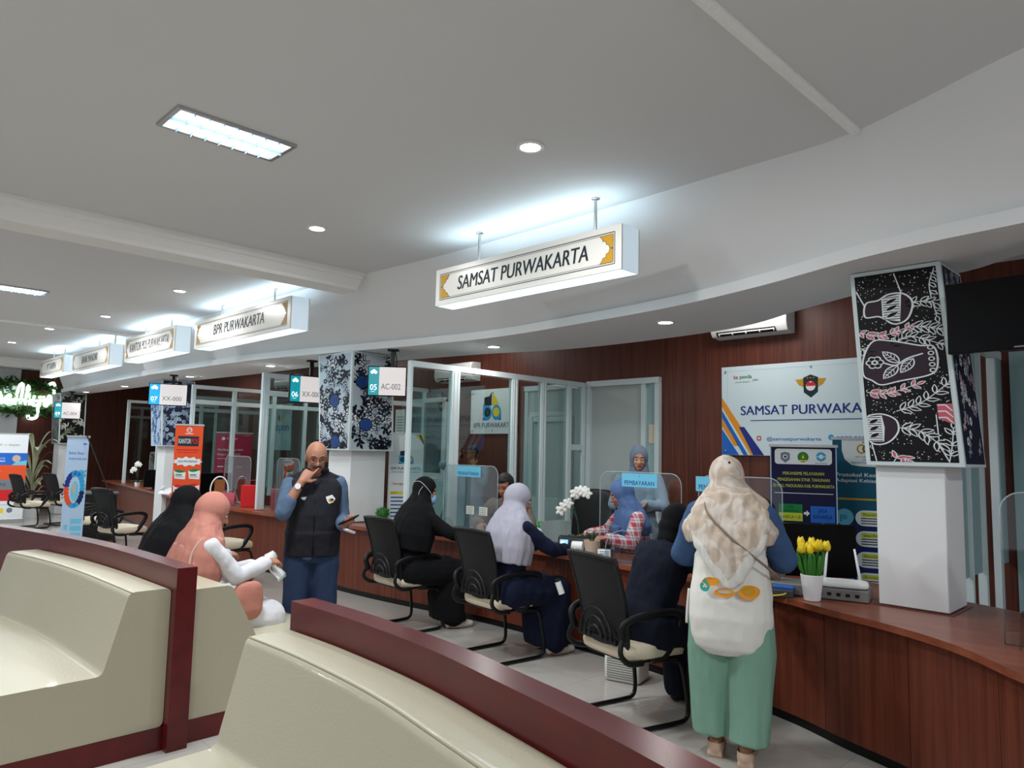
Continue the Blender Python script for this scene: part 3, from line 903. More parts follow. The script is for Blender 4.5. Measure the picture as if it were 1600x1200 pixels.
# crumpled white cloth lying on the left sofa
mb = MB(); mb.ell((0, 0, .07), (.17, .10, .08)); mb.ell((.12, .05, .05), (.10, .09, .06)); mb.ell((-.14, .02, .05), (.13, .08, .055))
o = mb.build('white_cloth', M['white'], None, smooth=True); o.location = (1.17, 6.36, .405)
tag(o, 'crumpled white cloth lying on the far end of a cream sofa', 'cloth')
for v in o.data.vertices:
    k = noise.noise(v.co * 14) * .03; v.co += v.co.normalized() * k
    v.co.z = max(v.co.z, .002)

# ---------------------------------------------------------------- visitor chairs
def superbox(mb, c, s, n=3.5, nu=28, nv=10, fn=None):
    rings = []
    for i in range(nv + 1):
        ph = -PI / 2 + PI * i / nv
        cz = math.copysign(abs(math.sin(ph)) ** (2 / n), math.sin(ph)); cr_ = max(.02, abs(math.cos(ph)) ** (2 / n))
        rg = []
        for k in range(nu):
            a = 2 * PI * k / nu
            x = math.copysign(abs(math.cos(a)) ** (2 / n), math.cos(a)); y = math.copysign(abs(math.sin(a)) ** (2 / n), math.sin(a))
            p = Vector((c[0] + x * cr_ * s[0] / 2, c[1] + y * cr_ * s[1] / 2, c[2] + cz * s[2] / 2))
            rg.append(fn(p) if fn else p)
        rings.append(rg)
    mb.loft(rings); return mb
M['mesh'] = mat('black_mesh_fabric', (9, 9, 11), 0.8, bump=.4, bump_scale=220)
def make_chair(label):
    t = thing('visitor_chair', label, 'chair', (0, 0, 0), 0, 'black mesh visitor chairs at the counter')
    def droop(p):
        q = p.copy(); q.z -= max(0, q.x - .10) ** 2 * 1.3 - .010
        return q
    superbox(MB(), (0, 0, .432), (.50, .51, .105), 4.5, fn=droop).build('seat', M['beige'], t, smooth=True)
    MB().box((0, 0, .383), (.38, .42, .018)).build('seat_frame', M['black'], t, bevel=.006)
    # mesh back: slightly hollow, wider at the shoulders
    def bp(u, v):                                     # u -1..1 across, v 0..1 up
        w = .205 + .025 * v - .02 * max(0, v - .85)
        x = -.235 - .12 * v - .03 * math.sin(PI * v) * 0 + .028 * (u * u) + .02 * math.sin(v * PI)
        return Vector((x, u * w, .47 + .505 * v + .012 * (1 - u * u) * (1 if v > .9 else 0)))
    nU, nV = 10, 12
    f, bk = [], []
    for j in range(nV + 1):
        for i in range(nU + 1):
            p = bp(-1 + 2 * i / nU, j / nV); f.append(p + Vector((.004, 0, 0))); bk.append(p - Vector((.004, 0, 0)))
    mb = MB(); n = (nU + 1); faces = []
    for j in range(nV):
        for i in range(nU):
            faces.append((j * n + i, j * n + i + 1, (j + 1) * n + i + 1, (j + 1) * n + i))
    mb.add(f, faces); mb.add(bk, [tuple(reversed(q)) for q in faces])
    mb.build('backrest', M['mesh'], t, smooth=True)
    lp = [bp(-1, k / 8) for k in range(9)] + [bp(-1 + 2 * k / 6, 1) for k in range(1, 6)] + [bp(1, 1 - k / 8) for k in range(9)] + [bp(1 - 2 * k / 6, 0) for k in range(1, 6)]
    MB().tube(lp, .014, 8, closed=True, up=Vector((1, 0, 0))).build('back_frame', M['black'], t, smooth=True)
    lb = MB()
    for r_ in (.15, .105, .06):
        lb.tube([Vector((-.285 - .03 * math.sin(a) * .4, r_ * math.cos(a), .50 + r_ * 1.15 * math.sin(a))) for a in [PI * k / 10 for k in range(11)]], .008, 6, up=Vector((1, 0, 0)))
    lb.box((-.272, 0, .50), (.02, .36, .03)); lb.build('lumbar_support', M['black'], t, smooth=40)
    for s in (-1, 1):
        y = s * .245
        path = cr([(-.262, y * .93, .50), (-.285, y, .60), (-.20, y * 1.04, .645), (-.02, y * 1.06, .662), (.10, y * 1.06, .655), (.155, y * 1.05, .61), (.10, y * 1.03, .50), (.03, y * .98, .41), (-.05, y * .9, .392)], 5)
        a = MB().tube(path, .026, 8, r2=.014, up=Vector((0, 1, 0)))
        path2 = cr([(-.27, y * .95, .55), (-.30, y * 1.02, .46), (-.24, y * 1.03, .40), (-.12, y * .95, .385)], 5)
        a.tube(path2, .018, 8, r2=.011, up=Vector((0, 1, 0)))
        a.build('armrest', M['black'], t, smooth=True)
        lg = cr([(.0, s * .20, .372), (.13, s * .215, .368), (.185, s * .225, .33), (.215, s * .235, .18), (.225, s * .24, .07), (.20, s * .24, .024), (.13, s * .24, .015), (-.10, s * .235, .015), (-.24, s * .23, .015)], 5)
        MB().tube(lg, .0135, 8, up=Vector((0, 1, 0))).build('leg', M['blackmetal'], t, smooth=True)
    MB().cyl((-.23, -.22, .015), (-.23, .22, .015), .013, seg=10).build('crossbar', M['blackmetal'], t, smooth=True)
    return t
CH = [((3.76, 2.70), -14, 'black mesh chair with cream seat under the hunched person in dark clothes and cap'),
      ((4.08, 4.17), -6, 'black mesh chair with a worn cream seat under the woman in the grey veil'),
      ((4.04, 5.36), -2, 'black mesh chair under the masked woman in black'),
      ((3.74, 8.50), 12, 'empty black chair with cream seat behind the woman in the pink veil'),
      ((3.30, 10.75), 15, 'empty black mesh chair between the slim banner and the black veiled woman on the sofa'),
      ((3.28, 12.1), 10, 'black mesh chair half hidden behind the slim blue and white banner, at its right'),
      ((3.30, 15.9), 12, 'empty black chair with cream seat in front of the white, blue and orange banner'),
      ((3.92, 16.3), 14, 'far black mesh chair just left of the slim standing banner')]
ch0 = make_chair(CH[0][2])
for i, ((x, y), a, lb) in enumerate(CH):
    o = ch0 if i == 0 else copy_tree(ch0)
    o.location = (x, y, 0); o.rotation_euler = (0, 0, rad(a)); o['label'] = lb
    if i in (1,):
        pass

# staff chairs behind the counter (dark high backs)
def office_chair(x, y, rz, label, h=1.12):
    t = thing('office_chair', label, 'chair', (x, y, 0), rad(rz), 'dark office chairs behind the counter')
    superbox(MB(), (0, 0, .46), (.50, .50, .09), 4).build('seat', M['black'], t, smooth=True)
    def lean(p): q = p.copy(); q.x -= (q.z - .5) * .15; return q
    superbox(MB(), (-.24, 0, (h + .52) / 2), (.09, .50, h - .52), 5, fn=lean).build('backrest', M['black'], t, smooth=True)
    b = MB(); b.cyl((0, 0, .06), (0, 0, .42), .025)
    for k in range(5):
        a = 2 * PI * k / 5; b.tube([(0, 0, .09), (.27 * math.cos(a), .27 * math.sin(a), .05)], [.02, .014], 8); b.ell((.28 * math.cos(a), .28 * math.sin(a), .028), (.026, .026, .026))
    b.build('swivel_base', M['black'], t, smooth=40)
    return t
office_chair(6.0, 5.0, 190, 'black padded office chair with a jacket over it, behind the sanitiser bottle', 1.2)
office_chair(5.72, 3.62, 165, 'black office chair back behind the woman in the plaid shirt', 1.05)

# ---------------------------------------------------------------- number displays and the big screen
def display(x, y, z, w, h, rz, label, num, code, top, teal='screenteal'):
    t = thing('number_display', label, 'screen', (x, y, z), rz, 'queue number screens hanging at the booths')
    MB().box((0, .02, 0), (w, .035, h)).build('casing', M['blackgloss'], t, bevel=.004)
    a = Art(.0015)
    e = .011
    a.rect(-w / 2 + e, -h / 2 + e, -w / 2 + e + .27 * w, h / 2 - e, teal, 0)
    a.rect(-w / 2 + e + .27 * w, -h / 2 + e, w / 2 - e, h / 2 - e, 'screen', 0)
    lx = -w / 2 + e + .13 * w
    for dx, dz in ((-.02, 0), (.02, 0), (0, .018)): a.circ(lx + dx * w * 2.2, h * .29 + dz * w * 2, .018 * w * 2.3, 'screenwhite', 1, n=10)
    a.text(num, lx, -h * .30, .20 * h, 'screenwhite', 1, w=.17 * w, bold=-.015)
    a.rect(lx - .06 * w, -h * .36, lx + .04 * w, -h * .35, 'screenwhite', 1)
    a.text(code, w * .10, -h * .27, .20 * h, 'screentext', 1, w=.5 * w, bold=-.02)
    a.build('picture', t)
    b = MB(); b.box((w * .12, .05, (top - z) / 2), (.045, .02, top - z)); b.box((w * .12, .05, 0), (.12, .03, .12)); b.box((w * .12, .05, top - z - .01), (.12, .08, .02))
    b.build('ceiling_bracket', M['black'], t)
    MB().tube(cr([(w * .2, .06, h / 2), (w * .22, .08, h / 2 + .05), (w * .17, .06, top - z - .01)], 5), .006, 6).build('cable', M['black'], t, smooth=True)
display(4.66, 6.68, 2.335, .43, .335, fc(4.66, 6.68) - .1, 'hanging number screen showing 05 AC-002, right of the light blue casing', '05', 'AC-002', SOF)
display(4.62, 8.35, 2.32, .47, .345, fc(4.62, 8.35) + .35, 'hanging number screen showing 06 XX-00, partly hidden behind the light blue casing', '06', 'XX-000', SOF)
display(4.21, 12.0, 2.375, .56, .345, fc(4.2, 12), 'hanging number screen showing 07 XX-000, in front of the navy casing', '07', 'XX-000', SOF, 'screenblue')
display(4.22, 17.9, 2.28, .50, .36, fc(4.2, 17.9), 'farthest number screen, showing 09, in front of the black leafy casing', '09', 'AC-004', SOF)
t = thing('television', 'switched off black flat television hanging beside the black and white pillar casing', 'television', (4.31, .76, 2.33), rad(-94))
MB().box((0, .02, 0), (.66, .035, .375)).build('casing', M['blackgloss'], t, bevel=.004)
a = Art(.002); a.rect(-.03, -.179, .03, -.171, 'pgrey', 0); a.build('badge', t)
b = MB(); b.box((.05, .05, .185), (.04, .03, .37)); b.box((.078, .055, .27), (.02, .02, .20)); b.box((.05, .05, 0), (.2, .03, .2)); b.build('ceiling_bracket', M['black'], t)
o = MB().tube(cr([(4.88, 1.12, 2.56), (4.80, .98, 2.585), (4.70, .88, 2.57), (4.62, .78, 2.5)], 8), .011, 8).build('white_cable', M['white'], None, smooth=True)
tag(o, 'thick white cable bending from the near pillar casing to behind the black television', 'cable')

# ---------------------------------------------------------------- air conditioners
def aircon(x, y, z, label, w=.85, h=.28, rz=-90):
    t = thing('air_conditioner', label, 'air conditioner', (x, y, z), rad(rz), 'white split air conditioners high on the walls')
    prof = [(0, 0), (.16, .015), (.19, .05), (.205, .10), (.20, .22), (.17, .275), (0, .28)]
    prof = [(a * .98, b_ * h / .28) for a, b_ in prof]
    MB().loft([[Vector((-w / 2, -a, b_)) for a, b_ in prof], [Vector((w / 2, -a, b_)) for a, b_ in prof]]).build('body', M['white'], t, bevel=.006)
    MB().add([(-w * .42, -.162, .013), (w * .36, -.162, .013), (w * .36, -.2, .058), (-w * .42, -.2, .058)], [(0, 1, 2, 3)]).build('outlet', M['black'], t)
    v = MB(); v.box((-.02 * w, -.192, .04), (w * .74, .006, .012)); 
    for k in range(5): v.box((-.38 * w + k * .18 * w, -.184, .034), (.008, .02, .03))
    v.build('flap', M['white'], t)
    return t
aircon(7.19, 3.60, 2.85, 'white split air conditioner over the SAMSAT board, partly cut by the soffit')
aircon(7.19, 8.35, 2.62, 'white split air conditioner above the BPR board, seen through the glass partition')
aircon(7.19, 13.6, 2.76, 'small distant white air conditioner left of the number 06 screen')
# white grille box on the floor under the counter
t = thing('air_purifier', 'cream box with a slatted grille on the floor under the counter, behind the nearest chair', 'air purifier', (4.33, 3.16, 0), rad(-75))
superbox(MB(), (0, 0, .095), (.27, .22, .19), 8).build('housing', M['offwhite'], t, smooth=True)
g = MB()
for k in range(9): g.box((0, -.108, .03 + k * .016), (.21, .008, .006))
g.build('grille', M['grey'], t)
# ---------------------------------------------------------------- boards on the back wall
def board(y_left, z0, w, h, label, art, m='boardblue', x=7.19, name='wall_board', bolts=True, group=None, clear=True):
    t = thing(name, label, 'sign', (x, y_left, z0), rad(-90), group)
    MB().box((w / 2, -.012, h / 2), (w, .02, h)).build('panel', M[m], t, bevel=.003)
    a = Art(-.0225); art(a, w, h); a.build('print', t)
    if bolts:
        b = MB()
        for u in (.05, w / 2, w - .05):
            for v in (.05, h - .05):
                b.cyl((u, -.02, v), (u, -.036, v), .010, seg=10)
        b.build('spacer_bolt', M['chrome'], t, smooth=40)
    return t
def art_main(a, w, h):
    a.line([(.07, .06), (.07, h - .05), (w - .07, h - .05), (w - .07, .06)], .003, 'lblue', 0)
    a.poly([(.004, .62), (.004, .52), (.33, .004), (.43, .004)], 'iorange', 1)
    a.poly([(.004, .48), (.004, .40), (.25, .004), (.30, .004)], 'blue', 1)
    a.poly([(.004, .39), (.004, .31), (.14, .10), (.20, .10)], 'iorange', 1)
    a.poly([(.004, .28), (.004, .004), (.2, .004)], 'blue', 1)
    a.poly([(.20, .30), (.26, .30), (.48, .004), (.36, .004)], 'navy', 2)
    a.text('ba', .145, .815, .042, 'red', 1, 'L', bold=.03); a.text('penda', .215, .815, .042, 'lgreen', 1, 'L', bold=.03)
    a.text('JAWA BARAT', .16, .772, .013, 'ink', 1, 'L', w=.17); a.text('Jabar', .355, .785, .024, 'lgreen', 1, 'L', slant=.3)
    # winged shield
    cx, cz = .975, .70
    a.poly([(cx - .155, cz + .07), (cx - .06, cz + .075), (cx, cz + .11), (cx + .06, cz + .075), (cx + .155, cz + .07), (cx + .12, cz + .015), (cx + .05, cz - .02), (cx - .05, cz - .02), (cx - .12, cz + .015)], 'gold', 1)
    a.poly([(cx - .075, cz + .085), (cx, cz + .115), (cx + .075, cz + .085), (cx + .07, cz - .06), (cx, cz - .115), (cx - .07, cz - .06)], 'ink', 2)
    a.circ(cx, cz, .048, 'pwhite', 3); a.poly([(cx - .045, cz), (cx + .045, cz), (cx + .04, cz + .035), (cx + .015, cz + .05), (cx, cz + .03), (cx - .015, cz + .05), (cx - .04, cz + .035)], 'red', 4)
    for k in (-1, 0, 1): a.circ(cx + .03 * k, cz + .082, .007, 'gold', 3, n=6)
    a.text('SAMSAT PURWAKARTA', .225, .425, .10, 'navy', 1, 'L', bold=.022, w=1.50)
    a.rect(.33, .362, 1.66, .370, 'navy', 1)
    a.rrect(.40, .155, .45, .205, .012, 'rose', 1); a.circ(.425, .18, .012, 'pwhite', 2)
    a.text('@samsatpurwakarta', .51, .158, .036, 'blue', 1, 'L', bold=.01, w=.56)
    a.circ(1.165, .19, .028, 'cyan', 1); a.text('0877 0500 0300', 1.215, .165, .038, 'blue', 1, 'L', bold=.015, w=.47)
board(3.99, 1.60, 1.95, .95, 'large pale blue board reading SAMSAT PURWAKARTA with blue and orange corner stripes', art_main)

def bpr_logo(a, cx, cz, s):
    for sx in (-1, 1): a.circ(cx + sx * .52 * s, cz - .45 * s, .52 * s, 'cyan', 2, rz=.6 * s)
    a.rect(cx - 1.04 * s, cz - .5 * s, cx - .75 * s, cz + .2 * s, 'cyan', 1); a.rect(cx + .75 * s, cz - 1.05 * s, cx + 1.04 * s, cz - .4 * s, 'blue', 1); a.rect(cx - 1.04 * s, cz - 1.05 * s, cx - .5 * s, cz - .8 * s, 'blue', 1)
    a.circ(cx - .5 * s, cz - .42 * s, .36 * s, 'ink', 3); a.circ(cx + .5 * s, cz - .42 * s, .36 * s, 'pyellow', 3)
    a.circ(cx - .5 * s, cz - .42 * s, .13 * s, 'dteal', 4, rz=.24 * s)
    a.poly([(cx - .9 * s, cz + .15 * s), (cx - .05 * s, cz + .1 * s), (cx - .05 * s, cz + 1.2 * s), (cx - .3 * s, cz + .85 * s), (cx - .9 * s, cz + .75 * s)], 'ink', 3)
    a.poly([(cx + .05 * s, cz + .1 * s), (cx + .75 * s, cz + .15 * s), (cx + .55 * s, cz + .6 * s), (cx + .2 * s, cz + 1.0 * s), (cx + .05 * s, cz + 1.2 * s)], 'pyellow', 3)
def art_bpr(a, w, h):
    bpr_logo(a, w * .48, h * .60, .185)
    a.text('BPR PURWAKARTA', w / 2, h * .14, .075, 'dteal', 1, w=w * .84, bold=.01)
board(8.10, 1.84, .96, .65, 'white square board with two round blue and yellow letters, above the leaning man', art_bpr, 'pwhite')
def art_tas(a, w, h):
    a.leaf(w * .5 - .02, h * .62, 2.0, .17, .1, 'dteal', None, 1); a.leaf(w * .5 + .02, h * .62, 1.1, .17, .1, 'pyellow', None, 1)
    a.text('taspen', w / 2, h * .42, .17, 'blue', 1, w=w * .8, bold=.02)
board(14.5, 1.53, .95, .95, 'pale board reading taspen seen through the glass partition left of the man in the vest', art_tas)
def art_man(a, w, h):
    a.text('mantap', w / 2, h * .4, .16, 'navy', 1, w=w * .8, bold=.02); a.poly([(w * .5, h * .7), (w * .75, h * .8), (w * .95, h * .7), (w * .8, h * .68)], 'iorange', 1)
board(12.55, 1.75, .7, .5, 'small pale board with dark lettering just left of the light blue casing', art_man, 'paper')
def art_pos(a, w, h):
    for k in range(5): a.rect(w * .12, h * (.52 + k * .045), w * .5, h * (.535 + k * .045), 'orange', 1)
    pts = [(w * .56 + .2 * math.cos(2 * PI * k / 28), h * .62 + .2 * math.sin(2 * PI * k / 28)) for k in range(29)]; a.line(pts, .014, 'orange', 1)
    for q in (.35, .7): a.line([(w * .56 + .2 * q * math.cos(2 * PI * k / 20), h * .62 + .2 * math.sin(2 * PI * k / 20)) for k in range(21)], .008, 'orange', 1)
    a.line([(w * .56 - .19, h * .6), (w * .56 + .1, h * .45), (w * .56 + .17, h * .52)], .012, 'orange', 1)
    a.text('POS INDONESIA', w / 2, h * .16, .06, 'orange', 1, w=w * .8, bold=.02)
M['posterdark'] = mat('dark_glass_board', (52, 64, 70), 0.12)
board(9.42, 1.78, .62, .72, 'dark glass board with an orange outlined globe, beyond the partition left of the bank board', art_pos, 'posterdark')
# wall paper sheets
for y, z, w, h, lb in ((9.98, 1.75, .26, .5, 'tall white notice sheet on the wood wall beyond the glass'), (4.93, 1.72, .10, .22, 'cream switch plate on the teal side of the frosted doorway')):
    t = thing('notice_sheet' if w > .15 else 'switch_plate', lb, 'notice' if w > .15 else 'switch', (7.17, y, z), rad(-90))
    MB().box((w / 2, -.006, h / 2), (w, .008, h)).build('sheet', M['paper'] if w > .15 else M['beige'], t)
    if w > .15:
        a = Art(-.0105)
        for k in range(7): a.rect(.03, h * (.2 + k * .09), w - .03, h * (.225 + k * .09), 'pgrey', 0)
        a.build('print', t)

# ---------------------------------------------------------------- roll-up banners
def banner(x, y, z0, w, h, rz, label, art, m, lean=0.0, tall_base=True, cat='banner'):
    t = thing('roll_up_banner', label, cat, (x, y, 0), rz, 'standing banners')
    zz = z0
    c = MB()
    c.box((0, .03 + lean * 0, (zz + .08) / 2 + .0), (w + .06, .10, .07), ) if False else None
    MB().box((0, .04, .04), (w + .05, .16, .08)).build('base', M['chrome'], t, bevel=.01)
    MB().loft([[Vector((-w / 2, -.002, .07)), Vector((w / 2, -.002, .07)), Vector((w / 2, .002, .07)), Vector((-w / 2, .002, .07))],
               [Vector((-w / 2, -.002 + lean, zz + h)), Vector((w / 2, -.002 + lean, zz + h)), Vector((w / 2, .002 + lean, zz + h)), Vector((-w / 2, .002 + lean, zz + h))]]).build('sheet', M[m], t)
    MB().box((0, lean, zz + h), (w + .02, .02, .022)).cyl((0, .05, .08), (0, lean + .012, zz + h), .008, seg=8).build('support', M['chrome'], t)
    def fn(u, v, hh): return Vector((u - w / 2, -.002 + lean * ((zz + v) / (zz + h)) - hh, zz + v))
    a = Art(fn=fn); art(a, w, h); a.build('print', t)
    return t
def b_mek(a, w, h):
    a.rect(0, 0, w, h, 'purple', 0); a.rrect(.035, h - .15, w - .035, h - .025, .025, 'pwhite', 1)
    a.poly([(.115, h - .05), (.15, h - .06), (.15, h - .11), (.115, h - .14), (.08, h - .11), (.08, h - .06)], 'pgrey', 2); a.circ(.115, h - .09, .018, 'pwhite', 3); a.circ(.115, h - .09, .010, 'dblue', 4)
    a.circ(w / 2, h - .09, .042, 'lgreen', 2); a.circ(w / 2, h - .085, .026, 'green', 3); a.rect(w / 2 - .03, h - .125, w / 2 + .03, h - .115, 'pyellow', 3); a.poly([(w / 2, h - .07), (w / 2 + .01, h - .1), (w / 2 - .01, h - .1)], 'pyellow', 4)
    a.circ(w - .115, h - .085, .037, 'cyan', 2); a.circ(w - .115, h - .085, .018, 'pwhite', 3); a.line([(w - .15, h - .085), (w - .08, h - .085)], .006, 'pwhite', 4); a.text('Jasa Raharja', w - .115, h - .142, .012, 'ink', 2, w=.09)
    for k, s in enumerate(('MEKANISME PELAYANAN', 'PENGESAHAN STNK TAHUNAN', 'DI MALL MADUKARA KAB. PURWAKARTA')):
        a.text(s, w / 2, h - .235 - k * .05, .026, 'lime', 1, w=(w * (.62, .78, .92)[k]), bold=.01)
    a.rect(.03, h - .385, w - .03, h - .380, 'pwhite', 1)
    a.rect(.06, h - .54, .24, h - .47, 'lgreen', 1); a.rect(.06, h - .605, .24, h - .54, 'lime', 1)
    a.text('CEK', .15, h - .50, .02, 'ink', 2); a.text('KENDARAAN', .15, h - .53, .015, 'ink', 2); a.text('WARGA / LB', .15, h - .585, .026, 'ink', 2, w=.15)
    a.poly([(.25, h - .53), (.27, h - .53), (.27, h - .515), (.295, h - .54), (.27, h - .565), (.27, h - .55), (.25, h - .55)], 'pwhite', 1)
    a.rect(.30, h - .61, w - .02, h - .48, 'blue', 1); a.text('JASA', .39, h - .53, .032, 'purple', 2, w=.07); a.text('RAHARJA', .39, h - .58, .036, 'purple', 2, w=.14)
    a.poly([(.385, h - .615), (.385, h - .63), (.372, h - .63), (.39, h - .65), (.408, h - .63), (.395, h - .63), (.395, h - .615)], 'pwhite', 1)
    a.rect(.26, h - .72, w - .02, h - .655, 'lgreen', 1); a.text('KAS DAERAH', .38, h - .70, .02, 'ink', 2); a.rect(.2, h - .79, w - .02, h - .725, 'red', 1)
    a.line([(.004, 0), (.004, h)], .008, 'lblue', 1); a.line([(w - .004, 0), (w - .004, h)], .008, 'lblue', 1)
banner(5.84, 2.53, .12, .50, 1.56, fc(5.84, 2.53) + .04, 'dark purple banner with yellow lettering and a flow chart, on the floor behind the counter', b_mek, 'purple')
def b_prot(a, w, h):
    a.rect(0, 0, w, h, 'dteal', 0); a.rect(0, 0, w, h * .60, 'dblue', 1)
    a.poly([(.07, h), (.07, h - .10), (.09, h - .17), (.14, h - .215), (.2, h - .225), (w, h - .235), (w, h)], 'pwhite', 1)
    cx, cz = .25, h - .085
    a.circ(cx - .035, cz, .035, 'gold', 2, rz=.04); a.circ(cx + .035, cz, .035, 'gold', 2, rz=.04); a.circ(cx - .035, cz, .02, 'pwhite', 3, rz=.025); a.circ(cx + .035, cz, .02, 'pwhite', 3, rz=.025); a.circ(cx, cz, .028, 'ink', 4); a.circ(cx, cz, .02, 'gold', 5)
    for k in (-1, 0, 1): a.circ(cx + k * .02, cz + .055 + (.012 if k == 0 else 0), .008, 'gold', 2, n=6)
    a.text('SATUAN LALU', cx, h - .155, .014, 'ink', 2, w=.16); a.text('LINTAS', cx, h - .178, .012, 'ink', 2); a.text('POLRES PURWAKARTA', cx, h - .203, .014, 'ink', 2, w=.22)
    a.text('Protokol Kesehatan', .02, h - .31, .032, 'pwhite', 1, 'L', bold=.015, w=.44); a.text('Adaptasi Kebiasaan Baru', .02, h - .355, .030, 'pwhite', 1, 'L', bold=.01, w=.46)
    a.rect(0, h - .50, w, h - .485, 'gold', 2)
    for k, s in enumerate(('Physical Distancing', 'Jaga Kesehatan', 'Mencuci Tangan', 'Gunakan Masker', 'Hindari')):
        z = h - .66 - k * .165
        a.circ(.08, z + .02, .068, 'skyblue', 2); a.circ(.08, z + .02, .02, 'cyan', 3); a.rect(.05, z - .02, .056, z + .04, 'ink', 3)
        a.rrect(.16, z - .045, w - .005, z + .08, .06, 'pwhite', 2); a.rrect(.20, z + .03, w - .03, z + .065, .015, 'lime', 3)
        a.text(s, .22, z + .038, .018, 'ink', 4, 'L', w=.2)
        for j in range(3): a.rect(.20, z + .012 - j * .02, .20 + (.22, .19, .24)[j], z + .02 - j * .02, 'ink', 3)
banner(6.24, 2.16, .12, .54, 1.63, fc(6.0, 2.1) + .02, 'blue and teal health protocol banner partly behind the nearest pillar', b_prot, 'dteal')
def b_kantor(a, w, h):
    a.rect(0, 0, w, h, 'orange', 0)
    a.circ(w / 2, h - .07, .035, 'pwhite', 1); a.circ(w / 2, h - .07, .026, 'orange', 2); a.line([(w / 2 - .04, h - .075), (w / 2 + .03, h - .06)], .007, 'pwhite', 3); a.rect(w / 2 - .05, h - .125, w / 2 + .05, h - .115, 'pwhite', 1)
    a.rect(.04, h - .29, w - .05, h - .155, 'ink', 1); a.text('KANTOR', .05, h - .255, .07, 'pwhite', 2, 'L', w=.15, bold=.01); a.text('POS', .208, h - .255, .07, 'red', 2, 'L', w=.08, bold=.03)
    a.rect(.03, h - .35, w - .04, h - .335, 'red', 1); a.rect(.05, h - .38, w - .06, h - .37, 'red', 1)
    pts = [(w / 2 + (.16 if k % 2 else .19) * math.cos(2 * PI * k / 22), h - .50 + (.045 if k % 2 else .07) * math.sin(2 * PI * k / 22)) for k in range(22)]
    a.poly(pts, 'pwhite', 1); a.text('JASA PENGIRIMAN', w / 2, h - .51, .028, 'ink', 2, w=.24, bold=.015)
    for r in range(2):
        for s in (-1, 1):
            cx, cz = w / 2 + s * .09, h - .68 - r * .20
            a.poly([(cx - .075, cz + .06), (cx + .075, cz + (.06 if s > 0 else .035)), (cx + .07, cz - .06), (cx - .06, cz - .05)], 'pwhite', 1)
            a.leaf(cx - .07, cz + .055, .1 * s, .14, .04, 'lgreen' if r == 0 else 'red', None, 2); a.rect(cx - .05, cz - .01, cx + .03, cz + .01, 'pgrey', 2); a.rect(cx - .05, cz - .03, cx + .045, cz - .022, 'pgrey', 2)
    pts = [(w / 2 + (.16 if k % 2 else .18) * math.cos(2 * PI * k / 22), h - 1.05 + (.035 if k % 2 else .055) * math.sin(2 * PI * k / 22)) for k in range(22)]
    a.poly(pts, 'pwhite', 1); a.text('POSPAY', w / 2, h - 1.06, .03, 'ink', 2)
banner(3.88, 10.17, .05, .35, 1.81, fc(3.92, 10.17), 'narrow orange red banner with a black title block, left of the crimson one', b_kantor, 'orange')
def b_mag(a, w, h):
    a.rect(0, 0, w, h, 'magenta', 0); a.circ(.12, h - .10, .028, 'pwhite', 1); a.text('PT TASPEN', .17, h - .115, .03, 'pwhite', 1, 'L', w=.17)
    a.line([(w - .14, h - .045), (w - .02, h - .03)], .012, 'iorange', 1)
    a.text('Dana Bunga & Biaya Admin', .04, h - .30, .035, 'pwhite', 1, 'L', w=.40, bold=.01); a.text('Ringan mulai 0,5%', .04, h - .38, .035, 'pwhite', 1, 'L', w=.36); a.rect(.04, h - .44, .28, h - .432, 'pwhite', 1)
    for k in range(3): a.rect(.05 + k * .15, h - .58, .14 + k * .15, h - .56, 'pwhite', 1); a.rect(.05 + k * .15, h - .66, .15 + k * .15, h - .63, 'rose', 1)
    a.poly([(0, 0), (w * .5, 0), (w * .2, .5), (0, .6)], 'rose', 1)
banner(5.36, 12.08, .05, .58, 1.76, fc(4.72, 10.75) + .1, 'wide crimson banner with white lettering standing behind the orange red one', b_mag, 'magenta')
def b_slim(a, w, h):
    a.rect(0, 0, w, h, 'lblue', 0); a.rect(w * .75, h - .10, w * .9, h - .085, 'blue', 1); a.text('Bebas Biaya', .03, h - .22, .035, 'blue', 1, 'L', w=.16); a.text('Administrasi', .03, h - .29, .035, 'blue', 1, 'L', w=.19)
    a.text('0%', w * .62, h - .50, .09, 'cyan', 2, w=.15, bold=.04, slant=.2)
    for k in range(26):
        an = 2 * PI * k / 26; m = ('cyan', 'blue', 'navy', 'orange', 'cyan', 'dblue')[int(k / 26 * 6)]
        a.circ(w * .48 + .085 * math.cos(an), h * .50 + .20 * math.sin(an) + .02, .030, m, 1 + k % 2, n=10)
    a.circ(w * .5, h * .5, .04, 'skyblue', 3, rz=.12); a.circ(w * .45, h * .52, .016, 'terra', 4, rz=.07)
    for k in range(3): a.rrect(w * .42, .10 + k * .085, w - .02, .16 + k * .085, .01, 'skyblue', 1)
    a.rect(.03, .20, .07, .26, 'skyblue', 1)
banner(2.55, 10.2, .32, .235, 1.34, fc(2.52, 10.2), 'slim pale blue standing banner with a ring shaped picture, left of the seated black veil', b_slim, 'lblue')
